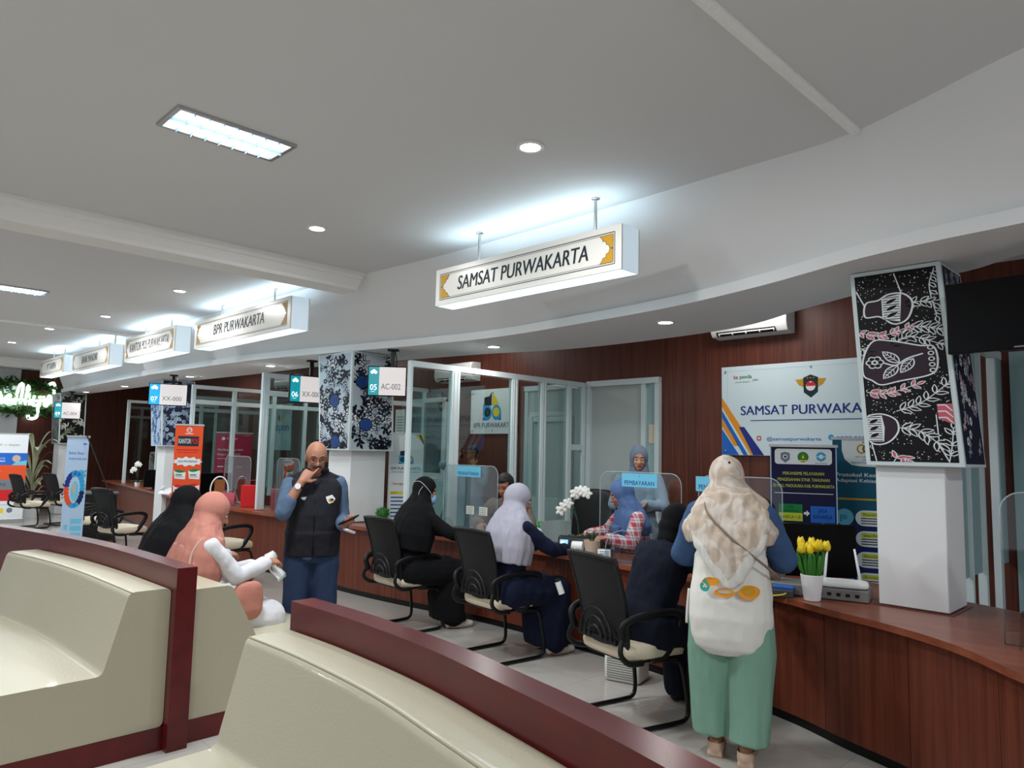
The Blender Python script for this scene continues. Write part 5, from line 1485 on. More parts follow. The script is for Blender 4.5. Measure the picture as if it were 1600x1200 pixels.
def hand(mb, w, d, n, side, curl=.5, s=1.0, spread=.02, curls=None, thumb=.5):
    """w wrist, d finger direction, n palm-facing direction, side +1 when the thumb lies towards n x d"""
    w, d, n = Vector(w), Vector(d).normalized(), Vector(n); n = (n - d * n.dot(d)).normalized()
    t = n.cross(d).normalized() * side
    palm = w + d * .085 * s
    rings = []
    for u, hw, th in ((-.02, .026, .020), (.01, .030, .020), (.05, .040, .017), (.085, .041, .014), (.095, .036, .011)):
        c = w + d * u * s
        rings.append([c + t * math.cos(2 * PI * k / 14) * hw * s + n * math.sin(2 * PI * k / 14) * th * s for k in range(14)])
    mb.loft(rings)
    for i, (off, ln) in enumerate(((.031, .070), (.0105, .078), (-.0105, .073), (-.031, .058))):
        p = w + d * .084 * s + t * off * s; a = 0; cu = (curls[i] if curls else curl)
        pts = [p - d * .02 * s, p]; dr = (d + t * off * 2.2 * (1 + spread * 10) * .6).normalized()
        for f_, sg in ((.45, .9), (.32, 1.15), (.23, .8)):
            a += cu * sg; q = dr * math.cos(a) + n * math.sin(a); p = p + q * ln * f_ * s; pts.append(p.copy())
        chain(mb, pts, [.0095 * s, .0092 * s, .0084 * s, .0076 * s, .0064 * s], seg=10)
    p = w + d * .018 * s + t * .024 * s; q = (d * .55 + t * .75 + n * .3 * thumb).normalized()
    pts = [p - t * .008 * s, p + q * .035 * s]; q2 = (d * .85 + t * .25 + n * thumb).normalized()
    pts += [pts[-1] + q2 * .032 * s, pts[-1] + q2 * .032 * s + (q2 + n * .2).normalized() * .024 * s]
    chain(mb, pts, [.014 * s, .0115 * s, .0100 * s, .0078 * s], seg=10)
def headT(c, yaw=0, pitch=0, roll=0):
    return Matrix.Translation(Vector(c)) @ Matrix.Rotation(rad(yaw), 4, 'Z') @ Matrix.Rotation(rad(pitch), 4, 'Y') @ Matrix.Rotation(rad(roll), 4, 'X')
def head(mb, T, neck, s=1.0, male=False):
    S = T @ Matrix.Scale(s, 4)
    mb.ell((-.004, 0, .018), (.097, .077, .098), S)                 # cranium
    mb.ell((.026, 0, -.045), (.062, .060, .072), S)                 # face and jaw
    mb.ell((.052, 0, -.094), (.030, .031, .022), S)                 # chin
    mb.ell((.060, .028, -.030), (.028, .027, .026), S); mb.ell((.060, -.028, -.030), (.028, .027, .026), S)   # cheeks
    mb.ell((.074, 0, .022), (.020, .052, .014), S)                  # brow
    cap(mb, (.086, 0, .004), .0075, (.103, 0, -.034), .0125, S); mb.ell((.094, .011, -.036), (.010, .009, .008), S); mb.ell((.094, -.011, -.036), (.010, .009, .008), S)
    mb.ell((.085, 0, -.062), (.010, .024, .0055), S); mb.ell((.083, 0, -.072), (.010, .020, .006), S)
    for sy in (-1, 1): mb.ell((-.006, sy * .078, -.016), (.018, .009, .031), S)
    n = Vector(neck); b = T @ Vector((-.018, 0, -.055))
    cap(mb, b, .056 if male else .049, n, .062 if male else .054)
def face_bits(T, body, s=1.0, iris='eye_dark', brow='hair_black', lips=None, closed=False):
    S = T @ Matrix.Scale(s, 4)
    for sy in (-1, 1):
        mb = MB(); mb.ell((.0805, sy * .031, .001), (.010, .0145, .0058 if not closed else .004), S, 12, 8); mb.build('eye', M['eyewhite'] if not closed else M[brow], body, smooth=True)
        if not closed:
            mb = MB(); mb.ell((.0885, sy * .031, .000), (.0035, .0068, .0054), S, 10, 6); mb.build('iris', M[iris], body, smooth=True)
        mb = MB(); mb.tube([S @ Vector(p) for p in ((.090, sy * .014, .021), (.090, sy * .032, .027), (.076, sy * .050, .020))], [.003, .0042, .002], 6); mb.build('eyebrow', M[brow], body, smooth=True)
    if lips:
        mb = MB(); mb.ell((.0905, 0, -.0635), (.007, .0225, .0050), S, 12, 6); mb.ell((.0895, 0, -.0715), (.007, .018, .0055), S, 12, 6); mb.build('lips', M[lips], body, smooth=True)
M['badge_purple'] = mat('badge_purple', (120, 96, 150), .6)
for k, c in dict(skin=(176, 122, 94), skin2=(164, 112, 88), skin3=(198, 148, 120)).items():
    M[k] = mat(k, c, 0.55, noise_amt=.06, noise_scale=14)
M['eyewhite'] = mat('eye_white', (225, 220, 212), .3); M['eye_dark'] = mat('eye_dark', (22, 14, 12), .2)
M['hair_black'] = mat('hair_black', (18, 15, 15), .6, bump=.5, bump_scale=120); M['hair_grey'] = mat('hair_grey', (110, 98, 92), .8, noise_amt=.3, noise_scale=60)
M['lip'] = mat('lip_red', (150, 40, 46), .4); M['lip2'] = mat('lip_brown', (140, 74, 62), .5)
def cloth(name, rgb, rough=.9, amt=.06, sheen=.0, bs=18, bump=.25):
    return mat(name, rgb, rough, noise_amt=amt, noise_scale=5, bump=bump, bump_scale=bs, sheen=sheen, spec=.2)
for k, c in dict(c_black=(15, 15, 18), c_navyblack=(20, 24, 38), c_navy=(18, 23, 46), c_grey=(166, 163, 176), c_pink=(182, 122, 108), c_white=(208, 207, 211), c_denim=(80, 98, 122), c_trouser=(42, 56, 84),
                 c_vest=(34, 34, 40), c_green=(122, 160, 142), c_tunic=(224, 222, 214), c_sleeve=(62, 88, 126), c_blueveil=(88, 114, 162), c_staff=(134, 154, 170), c_greyveil=(112, 126, 146),
                 c_lightblue=(126, 158, 176), c_uniform=(112, 100, 92), c_strap=(150, 132, 116), c_mask=(140, 180, 220), c_tan=(188, 168, 132), c_shoe=(196, 168, 146), c_shoe2=(214, 204, 192), c_coat=(210, 214, 222)).items():
    M[k] = cloth(k, c)
# printed veil and plaid shirt
m, nt, b = nodes_mat('printed_veil', .9)
tc = nt.nodes.new('ShaderNodeTexCoord'); n1 = nt.nodes.new('ShaderNodeTexNoise'); n1.inputs['Scale'].default_value = 9; n1.inputs['Distortion'].default_value = 1.6; n1.inputs['Detail'].default_value = 1
r_ = nt.nodes.new('ShaderNodeValToRGB'); e = r_.color_ramp.elements; e[0].position = .50; e[0].color = (*lin((196, 178, 160)), 1); e[1].position = .60; e[1].color = (*lin((212, 201, 190)), 1)
nt.links.new(tc.outputs['Object'], n1.inputs['Vector']); nt.links.new(n1.outputs[0], r_.inputs[0]); nt.links.new(r_.outputs[0], b.inputs['Base Color']); M['c_print'] = m
m, nt, b = nodes_mat('plaid_cloth', .9)
tc = nt.nodes.new('ShaderNodeTexCoord'); sx = nt.nodes.new('ShaderNodeSeparateXYZ'); nt.links.new(tc.outputs['Object'], sx.inputs[0])
def stripes(axes, period, phase):
    add = nt.nodes.new('ShaderNodeMath'); add.operation = 'ADD'; nt.links.new(sx.outputs[axes[0]], add.inputs[0])
    if len(axes) > 1: nt.links.new(sx.outputs[axes[1]], add.inputs[1])
    else: add.inputs[1].default_value = phase
    mu = nt.nodes.new('ShaderNodeMath'); mu.operation = 'MULTIPLY'; mu.inputs[1].default_value = 1 / period; nt.links.new(add.outputs[0], mu.inputs[0])
    ad2 = nt.nodes.new('ShaderNodeMath'); ad2.operation = 'ADD'; ad2.inputs[1].default_value = 50 + phase; nt.links.new(mu.outputs[0], ad2.inputs[0])
    fr_ = nt.nodes.new('ShaderNodeMath'); fr_.operation = 'FRACT'; nt.links.new(ad2.outputs[0], fr_.inputs[0]); return fr_
def ramp(src, stops):
    r = nt.nodes.new('ShaderNodeValToRGB'); r.color_ramp.interpolation = 'CONSTANT'
    while len(r.color_ramp.elements) < len(stops): r.color_ramp.elements.new(.5)
    for el, (p, c) in zip(r.color_ramp.elements, stops): el.position = p; el.color = (*lin(c), 1)
    nt.links.new(src.outputs[0], r.inputs[0]); return r
st = [(0, (196, 56, 78)), (.38, (222, 214, 214)), (.62, (120, 112, 128)), (.72, (222, 214, 214)), (.9, (196, 56, 78))]
ra = ramp(stripes([2], .07, .2), st); rb = ramp(stripes([0], .07, .1), st)
mx = nt.nodes.new('ShaderNodeMix'); mx.data_type = 'RGBA'; mx.inputs[0].default_value = .5; nt.links.new(ra.outputs[0], mx.inputs[6]); nt.links.new(rb.outputs[0], mx.inputs[7]); nt.links.new(mx.outputs[2], b.inputs['Base Color']); M['c_plaid'] = m

def pose(H=1.6, sit=False, seat=.46, lean=0.0, fw=.37, legs=None, kn=.42):
    """joint table in local space, facing +x. lean = forward tilt of the trunk in degrees"""
    J = {}
    if sit:
        hip = Vector((-.06, 0, seat + .075)); k = H / 1.62
        J['tr'] = .50 * k
        J['knL'] = Vector((kn - .04, .11, seat + .03)); J['knR'] = Vector((kn - .04, -.11, seat + .03))
        J['anL'] = Vector((kn - .02, .11, .09)); J['anR'] = Vector((kn - .06, -.11, .09))
    else:
        hip = Vector((0, 0, H * .53)); k = H / 1.65
        J['tr'] = H * .29
        J['knL'] = Vector((.02, .10, H * .285)); J['knR'] = Vector((.02, -.10, H * .285))
        J['anL'] = Vector((-.02, .10, .08)); J['anR'] = Vector((-.02, -.10, .08))
    J['k'] = k; J['hip'] = hip
    R = Matrix.Rotation(rad(lean), 3, 'Y')
    up = R @ Vector((0, 0, 1)); fwd = R @ Vector((1, 0, 0))
    J['up'], J['fwd'] = up, fwd
    J['sh'] = hip + up * J['tr']
    J['shL'] = J['sh'] + Vector((0, .165 * k, -.02)); J['shR'] = J['sh'] + Vector((0, -.165 * k, -.02))
    J['neck'] = J['sh'] + up * .055 + fwd * .01
    J['head'] = J['neck'] + up * .130 * min(k, 1.03) + fwd * .03
    J['TT'] = Matrix.Translation(hip) @ R.to_4x4()                  # trunk frame with the origin at the hips
    return J
def trunk(mb, J, g=0.0, z0=-.10, z1=None, belly=0.0, chestw=0.0, full=1.0):
    L = J['tr']; k = J['k']; z1 = L + .04 if z1 is None else z1
    tab = [(-.10, .105, .155), (0, .115, .165), (.25, .10 + belly * .9, .140 + belly * .6), (.5, .105 + belly, .140 + belly * .5), (.75, .112 + belly * .3, .160 + chestw), (.92, .095, .165 + chestw), (1.0, .078, .145 + chestw), (1.06, .055, .085)]
    secs = []
    for f_, rx, ry in tab:
        z = f_ * L if f_ >= 0 else f_
        if z < z0 - .001 or z > z1 + .02: continue
        secs.append((belly * .35 * math.sin(PI * min(1, max(0, f_))) + .0, 0, z, (rx + g) * full * k, (ry + g) * k * (1 if full == 1 else .98)))
    loftp(mb, secs, J['TT'])
def arm(mb, J, side, el, wr, r=(.050, .042, .036, .027), g=0.0, upto=2, k=1.0):
    s = J['sh' + side]
    sh_ = s + Vector((0, (.01 if side == 'L' else -.01), -.01))
    if upto >= 1: chain(mb, [sh_, (sh_ + el) / 2, el], [(r[0] + g) * k, (r[0] * .93 + g) * k, (r[1] + g) * k])
    if upto >= 2: chain(mb, [el, el.lerp(wr, .35), wr], [(r[1] + g) * k, (r[2] + .003 + g) * k, (r[3] + g) * k])
    elif upto > 1: q = el.lerp(wr, upto - 1); chain(mb, [el, q], [(r[1] + g) * k, (r[2] + g) * k])
def foot(mb, an, yaw=0, s=1.0, h=.0):
    d = Vector((math.cos(rad(yaw)), math.sin(rad(yaw)), 0)); a = Vector(an)
    heel = Vector((a.x, a.y, h + .038 * s)) - d * .035; toe = Vector((a.x, a.y, h + .028 * s)) + d * .16 * s; ball = Vector((a.x, a.y, h + .034 * s)) + d * .09 * s
    chain(mb, [heel, ball, toe], [.036 * s, .038 * s, .026 * s]); cap(mb, heel + Vector((0, 0, .01)), .034 * s, a, .036 * s)
def legs(mb, J, g=0.0, r=(.085, .058, .038), sides='LR', down=1.0):
    for s in sides:
        y = .085 if s == 'L' else -.085
        h = J['hip'] + Vector((0, y, -.02)); kn = J['kn' + s]; an = J['an' + s]
        chain(mb, [h, kn], [r[0] + g, r[1] + g * .9]); chain(mb, [kn, kn.lerp(an, .4 * down), kn.lerp(an, down)], [r[1] + g * .9, r[1] * .92 + g, (r[2] + g * .9) if down == 1 else r[1] * .8 + g])
def veil(parent, J, T, m, hem=.30, w=0.0, name='veil', amp=.008, s=1.0, opening=True, back=.02, voxel=.009, undercap=None, seed=1.0, front=None, open_z=0.0):
    S = T @ Matrix.Scale(s, 4)
    mb = MB()
    mb.ell((-.014, 0, .018), (.109, .093, .114), S)
    mb.ell((-.004, 0, -.045), (.088, .084, .09), S)
    n = J['neck'] - J['up'] * .02
    cap(mb, T @ Vector((-.02, 0, -.02)), .092 * s, n, .112 + w * .3 if hem > .1 else .075)
    if hem > .1:
      for sy in (-1, 1): cap(mb, T @ Vector((-.02, sy * .02, -.05)), .075 * s, J['sh'] + Vector((-.01, sy * (.11 + w), .0)), .085)
    L = J['tr']; front = hem if front is None else front
    zt = L + .03
    if hem <= .1: w -= .02
    secs = [(.0, 0, L + .12, .085, .09), (.0, 0, L + .07, .105, .135 + w * .5), (0, 0, L + .015, .128 + w * .4, .20 + w), (-.005, 0, L - .08, .152 + w * .6, .235 + w)]
    if hem > .12: secs.append((-.008, 0, L - hem * .6, .165 + w * .8, .240 + w))
    secs.append((-.010 + (front - hem) * .2, 0, L - hem, .158 + w * .8, .215 + w * .8))
    loftp(mb, secs, J['TT'])
    Ti = S.inverted()
    def cf(co):
        q = Ti @ co
        return opening and q.x > .035 and (q.y / .057) ** 2 + ((q.z + .028 - open_z) / .083) ** 2 < 1
    hz = J['head'].z
    return part(name, mb, m, parent, voxel, 3, amp, (19, 19, 3.5), seed, cf, fn=lambda x, y, z: 1.0 if z < hz - .06 else .35)

def shoes(parent, J, m, yawL=4, yawR=-4, s=1.08):
    for sd, yw in (('L', yawL), ('R', yawR)):
        mb = MB(); a = J['an' + sd]; foot(mb, (a.x, a.y, .085), yw, s); part('shoe', mb, m, parent, .008, 2, cutf=lambda c: c.z > .095 )

# --- 1. the man in the black vest, one hand at his face, phone in the other
def vest_man():
    t = thing('person', 'balding man in glasses, black vest and blue shirt, one hand at his nose', 'person', (2.82, 4.92, 0), rad(-118))
    J = pose(1.63); T = headT(J['head'] + Vector((.01, 0, -.01)), 6, 14)
    body = MB(); head(body, T, J['neck'], 1.0, True); trunk(body, J); legs(body, J)
    hR = T @ Vector((.135, -.025, -.075)); wrR = Vector((.20, -.10, 1.335)); elR, wrR = ik(J['shR'], wrR, .285, .25, (.1, -.5, -1.0))
    wrL = Vector((.24, .20, 1.03)); elL, wrL = ik(J['shL'], wrL, .285, .25, (-.8, .15, -.6))
    arm(body, J, 'R', elR, wrR); arm(body, J, 'L', elL, wrL)
    hand(body, wrR, (T @ Vector((.115, -.015, -.02)) - wrR), (-.9, .4, .1), 1, curls=(.12, .95, 1.15, 1.2), thumb=.7)
    hand(body, wrL, (.75, .30, .16), (-.15, -.1, 1), 1, curl=.62, thumb=.9)
    for s in 'LR': foot(body, J['an' + s])
    b = part('body', body, M['skin2'], t, .0062, 2)
    face_bits(T, b, lips=None, closed=True)
    mb = MB(); mb.tube([T @ Vector(p) for p in ((.088, -.034, -.060), (.101, -.018, -.050), (.104, 0, -.047), (.101, .018, -.050), (.088, .034, -.060))], [.004, .0075, .008, .0075, .004], 8); mb.build('moustache', M['hair_black'], b, smooth=True)
    hr = MB(); hr.ell((-.014, 0, .006), (.094, .082, .078), T); part('hair', hr, M['hair_grey'], t, .006, 2, cutf=lambda c: (lambda q: q.z > .052 or q.x > .025 or q.z < -.06)(T.inverted() @ c))
    g = MB()
    for sy in (-1, 1): g.tube([T @ Vector((.103 - .006 * abs(math.cos(a)), sy * .034 + .025 * math.cos(a), .0 + .020 * math.sin(a))) for a in [2 * PI * k / 20 for k in range(20)]], .0022, 6, closed=True); g.tube([T @ Vector(p) for p in ((.100, sy * .058, .005), (.05, sy * .078, .005), (-.01, sy * .082, .0))], .0018, 6)
    g.tube([T @ Vector(p) for p in ((.104, -.010, .004), (.106, 0, .007), (.104, .010, .004))], .002, 6); g.build('spectacles', M['brownframe'], t, smooth=True)
    tr = MB(); legs(tr, J, .030, (.088, .066, .052)); loftp(tr, [(0, 0, -.12, .12, .17), (0, 0, .04, .13, .175)], J['TT']); part('trousers', tr, M['c_trouser'], t, .009, 2, .006, (14, 14, 5), 3)
    sh = MB(); trunk(sh, J, .018, -.12, belly=.03); arm(sh, J, 'R', elR, wrR, g=.016, upto=1.35); arm(sh, J, 'L', elL, wrL, g=.016, upto=1.85); part('shirt', sh, M['c_denim'], t, .008, 2, .006, (18, 18, 12), 5)
    v = MB(); trunk(v, J, .034, -.07, belly=.035, chestw=.012)
    loftp(v, [(0, 0, -.075, .145, .20), (.012, 0, .1, .165, .20)], J['TT'])
    for s in (1, -1): cap(v, J['neck'] + Vector((0, s * .05, -.02)), .05, J['sh'] + Vector((0, s * .175, .0)), .038)
    part('vest', v, M['c_vest'], t, .009, 2, .005, (10, 10, 12), 7)
    mb = MB(); mb.tube([J['neck'] + Vector((.075 * math.cos(a) + .0, .082 * math.sin(a), .02 + .0 * a)) for a in [rad(25 + 310 * k / 20) for k in range(21)]], .017, 8); mb.build('collar', M['c_vest'], t, smooth=True)
    zx = [(J['TT'] @ Vector((x, .0, z))) for x, z in ((.150, -.06), (.172, .08), (.182, .22), (.165, .34), (.128, .45))]
    MB().tube(zx, .0035, 6).build('zip', M['blackmetal'], t, smooth=True)
    a = Art(fn=lambda x, z, h: J['TT'] @ Vector((.157 - .22 * x * x * 10 * .3 + h, x, z))); 
    a.poly([(.075, .36), (.12, .375), (.145, .345), (.13, .32), (.10, .31), (.085, .33)], 'pwhite', 8); a.circ(.115, .335, .02, 'gold', 9, rz=.014); a.circ(.12, .34, .012, 'ink', 10, rz=.008); a.poly([(-.10, .355), (-.06, .36), (-.07, .335), (-.09, .34)], 'pwhite', 8); a.build('embroidered_badge', t)
    MB().tube([wrR.lerp(elR, .10) + Vector(p) for p in ()] or [wrR.lerp(elR, .12), wrR.lerp(elR, .17)], .0325, 14).build('watch_strap', M['black'], t, smooth=40)
    wc = wrR.lerp(elR, .145) + Vector((.034, -.008, .0)); MB().cyl(wc - Vector((.004, 0, 0)), wc + Vector((.006, 0, 0)), .021, seg=20).build('watch_face', M['white'], t, smooth=40)
    shoes(t, J, M['black'])
    # the phone is a thing of its own
    tw = t.matrix_basis.copy(); W = Matrix.Translation(t.location) @ Matrix.Rotation(t.rotation_euler.z, 4, 'Z')
    p = W @ (wrL + Vector((.115, .03, .045)))
    ph = MB(); superbox(ph, (0, 0, 0), (.155, .076, .011), 6); o = ph.build('smartphone', M['blackgloss'], None, smooth=True); o.matrix_world = Matrix.Translation(p) @ Matrix.Rotation(rad(-55), 4, 'Z') @ Matrix.Rotation(rad(-24), 4, 'Y') @ Matrix.Rotation(rad(12), 4, 'X')
    tag(o, 'dark smartphone held low by the man in the black vest', 'phone')
    q = MB(); superbox(q, (0, 0, 0), (.09, .06, .02), 4); o = q.build('folded_tissue', M['c_white'], None, smooth=True); o.matrix_world = Matrix.Translation(W @ (wrL + Vector((.09, .04, -.035)))) @ Matrix.Rotation(rad(20), 4, 'Y'); tag(o, 'crumpled white paper under the phone in the hand of the man in the vest', 'paper')
M['brownframe'] = mat('brown_frame', (70, 38, 22), .3)
vest_man()

# --- 2. standing woman seen from behind, beige printed veil, white tunic, green trousers
def veil_lady():
    t = thing('person', 'standing woman in a beige printed veil, white tunic and wide green trousers, seen from behind', 'person', (3.66, 1.99, 0), rad(24))
    J = pose(1.56, lean=4); J['anL'] = Vector((.03, .085, .08)); J['anR'] = Vector((-.05, -.075, .08)); J['knL'] = Vector((.04, .11, .45)); J['knR'] = Vector((-.0, -.11, .45))
    T = headT(J['head'] + Vector((.015, .03, -.005)), 22, 12)
    wrL = Vector((.36, .16, 1.0)); elL, wrL = ik(J['shL'], wrL, .28, .24, (-.3, .6, -.6)); wrR = Vector((.36, -.18, .98)); elR, wrR = ik(J['shR'], wrR, .28, .24, (-.3, -.6, -.6))
    b = MB(); head(b, T, J['neck']); trunk(b, J); legs(b, J); arm(b, J, 'L', elL, wrL); arm(b, J, 'R', elR, wrR)
    hand(b, wrL, (1, -.1, -.25), (0, 0, -1), 1, curl=.35); hand(b, wrR, (1, .1, -.25), (0, 0, -1), -1, curl=.35)
    for s in 'LR': foot(b, J['an' + s])
    bo = part('body', b, M['skin'], t, .0075, 2); face_bits(T, bo, lips='lip')
    tr = MB()
    for s, y in (('L', .085), ('R', -.085)):
        a = J['an' + s]; h = J['hip']
        loftp(tr, [(a.x - .01, a.y * 1.08 + y * .1, .115, .10, .098), (a.x * .8, a.y * 1.1 + y * .15, .32, .112, .108), (a.x * .5, y * 1.28, .55, .125, .118), (.0, y * 1.15, .78, .14, .115), (0, y, .88, .13, .11)], None)
    loftp(tr, [(0, 0, .74, .13, .19), (0, 0, .92, .13, .185)])
    part('trousers', tr, M['c_green'], t, .009, 2, .010, (15, 15, 2.2), 2)
    tu = MB(); trunk(tu, J, .045, -.02, belly=.01); arm(tu, J, 'L', elL, wrL, g=.02, upto=.0 + 1); arm(tu, J, 'R', elR, wrR, g=.02, upto=1)
    loftp(tu, [(-.02, 0, -.29, .10, .135), (-.02, 0, -.25, .140, .185), (-.025, 0, -.20, .155, .205), (-.03, 0, -.10, .165, .218), (-.025, 0, .02, .160, .215), (-.01, 0, .12, .150, .20), (0, 0, .22, .145, .19)], J['TT'])
    part('tunic', tu, M['c_tunic'], t, .009, 3, .006, (9, 9, 7), 4)
    sl = MB(); arm(sl, J, 'L', elL, wrL, g=.034, upto=1.8); arm(sl, J, 'R', elR, wrR, g=.034, upto=1.8); part('sleeve', sl, M['c_sleeve'], t, .009, 2, .007, (12, 12, 12), 6)
    v = veil(t, J, T, M['c_print'], hem=.17, w=.012, amp=.012, s=1.04, seed=9)
    # pointed back panel hanging down, with pale border
    vb = MB(); loftp(vb, [(-.185, .0, .06, .016, .03), (-.185, .0, .11, .024, .075), (-.178, .0, .18, .04, .125), (-.158, 0, .27, .06, .175), (-.12, 0, .37, .07, .21), (-.08, 0, .46, .07, .20), (-.05, 0, .55, .06, .12)], J['TT'])
    vp = part('veil_back_panel', vb, M['c_print'], t, .008, 3, .012, (24, 24, 2.5), 3)
    vp.data.materials.append(M['c_tunic']); Ti = J['TT'].inverted()
    for f_ in vp.data.polygons:
        q = Ti @ f_.center
        if q.z < abs(q.y) * 1.3 + .10 + .01 * math.sin(q.y * 60) and q.z < .34: f_.material_index = 1
    st = [J['TT'] @ Vector(p) for p in ((.06, .10, .535), (-.06, .125, .52), (-.15, .11, .44), (-.205, .0, .33), (-.205, -.10, .25), (-.15, -.20, .17), (-.02, -.235, .12), (.10, -.20, .10))]
    MB().tube(cr(st, 6), .016, 8, r2=.004, up=Vector((0, 1, 0))).build('shoulder_strap', M['c_strap'], t, smooth=True)
    tie = [J['TT'] @ Vector(p) for p in ((-.04, .215, .03), (-.05, .222, -.07), (-.05, .225, -.15))]; MB().tube(cr(tie, 5), .007, 6).build('side_tie', M['c_tunic'], t, smooth=True)
    # flat painted patches on the back of the tunic, laid on its surface
    def onback(x, z, h): 
        rx, ry = (.176, .226)
        z += .075; q = min(.999, abs(x) / ry); return J['TT'] @ Vector((-.030 - rx * (1 - q ** 2.3) ** (1 / 2.3) - h - .004, -x, z))
    a = Art(fn=onback)
    def bl(cx, cz, rx, rz, m, lay, sq=0):
        a.poly([(cx + rx * math.cos(2 * PI * k / 22) * (1 + sq * math.sin(4 * PI * k / 22)), cz + rz * math.sin(2 * PI * k / 22)) for k in range(22)], m, lay)
    bl(.105, -.025, .052, .036, 'iorange', 3, .12); bl(.105, -.018, .030, .020, 'gold', 4); bl(-.015, -.035, .052, .022, 'iorange', 3, .1); bl(-.015, -.03, .035, .010, 'c_print', 4); bl(-.085, .015, .045, .022, 'iorange', 3, .15)
    bl(-.115, -.012, .026, .026, 'tealpaint', 3); a.poly([(-.135, .0), (-.115, .032), (-.095, .0)], 'tealpaint', 3)
    a.line([(-.125, -.018), (-.115, 0), (-.108, -.02)], .004, 'pwhite', 4); a.line([(-.12, -.012), (-.10, -.012)], .004, 'pwhite', 4)
    a.build('painted_motif', t)
    MB().ell(T @ Vector((-.112, .01, .075)), (.007, .007, .007)).build('veil_pin', M['black'], t, smooth=True)
    for s, yw in (('L', 4), ('R', -6)):
        mb = MB(); an = J['an' + s]; foot(mb, (an.x, an.y, .085), yw, 1.2); d = Vector((math.cos(rad(yw)), math.sin(rad(yw)), 0))
        mb.box((an.x + .05, an.y, .012), (.24, .08, .024)); part('shoe', mb, M['c_shoe'], t, .007, 2, cutf=lambda c: c.z > .075)
    # bag on her front side
    b_ = MB(); superbox(b_, (.19, -.17, 1.0), (.10, .22, .16), 5); b_.build('shoulder_bag', M['c_strap'], t, smooth=True)
M['tealpaint'] = mat('teal_paint', (34, 160, 146), .6)
veil_lady()

# --- seated women and men
def seated(label, loc, rz, veil_m, dress_m, H=1.58, seat=.45, lean=8, hem=.3, w=0.0, hp=(0, 8), armL=(.34, .14, .80), armR=(.34, -.14, .80), skirt=True, mask=False, skin='skin', voxel=.009, shoe='c_shoe2', back_hem=None, seed=1.0, kn=.42, lips='lip2', amp=.007, hands=True, hintz=-.5, headoff=(0, 0, 0), floor=True):
    t = thing('person', label, 'person', (loc[0], loc[1], 0), rad(rz))
    J = pose(H, True, seat, lean, kn=kn); T = headT(J['head'] + Vector(headoff), hp[0], hp[1])
    elL, wrL = ik(J['shL'], armL, .27, .24, (-.3, .6, hintz)); elR, wrR = ik(J['shR'], armR, .27, .24, (-.3, -.6, hintz))
    b = MB(); head(b, T, J['neck']); trunk(b, J); legs(b, J); arm(b, J, 'L', elL, wrL); arm(b, J, 'R', elR, wrR)
    if hands: hand(b, wrL, (.9, -.35, -.05), (0, -.4, -1), 1, curl=.5, s=.95); hand(b, wrR, (.9, .35, -.05), (0, .4, -1), -1, curl=.5, s=.95)
    for s in 'LR': foot(b, J['an' + s])
    bo = part('body', b, M[skin], t, voxel * .8, 2); face_bits(T, bo, lips=lips)
    d = MB(); trunk(d, J, .030, -.08); arm(d, J, 'L', elL, wrL, g=.013, upto=1.9); arm(d, J, 'R', elR, wrR, g=.013, upto=1.9)
    part('dress' if skirt else 'jacket', d, M[dress_m], t, voxel, 3, amp, (14, 14, 9), seed)
    sk = MB(); legs(sk, J, .035, (.095, .08, .07), down=.95)
    loftp(sk, [(.0, 0, -.10, .16, .19), (0, 0, .06, .14, .175)], Matrix.Translation(J['hip']))
    if skirt:
        kz = J['knL'].z
        loftp(sk, [(J['anL'].x - .03, 0, .07, .15, .20), (J['knL'].x - .06, 0, kz * .55, .13, .20), (J['knL'].x - .05, 0, kz - .02, .12, .19)])
        sk.ell((.17, 0, seat + .05), (.24, .18, .10))
    part('skirt' if skirt else 'trousers', sk, M[dress_m], t, voxel, 3, amp * 1.3, (10, 14, 4), seed + 3)
    if veil_m: veil(t, J, T, M[veil_m], hem=hem, w=w, seed=seed + 1, voxel=voxel, amp=amp)
    if mask:
        mb = MB(); mb.ell((.080, 0, -.060), (.036, .052, .050), T); part('face_mask', mb, M['c_mask'], t, .006, 1)
        for s in (-1, 1):
            MB().tube(cr([T @ Vector(p) for p in ((.085, s * .045, -.04), (.03, s * .094, .02), (-.06, s * .085, .075), (-.118, s * .02, .06))], 5), .0022, 6).build('mask_string', M['c_white'], t, smooth=True)
            MB().tube(cr([T @ Vector(p) for p in ((.075, s * .050, -.085), (.02, s * .098, -.04), (-.03, s * .102, -.08), (-.05, s * .10, -.02), (-.03, s * .10, .04))], 5), .0022, 6).build('mask_string', M['c_white'], t, smooth=True)
    shoes(t, J, M[shoe])
    return t, J, T, wrL, wrR
# masked woman in black on the third chair
seated('seated woman in black veil and dress wearing a blue face mask', (4.02, 5.26), -12, 'c_black', 'c_black', 1.62, .47, 10, .34, .012, (-28, 12), (.42, .20, .82), (.44, -.30, .80), mask=True, seed=2)
# grey veiled woman
seated('seated woman in a pale grey veil and navy dress, seen from behind left', (4.06, 4.07), -8, 'c_grey', 'c_navy', 1.58, .47, 7, .30, .0, (-25, 14), (.40, .16, .82), (.42, -.18, .82), seed=4, amp=.010)
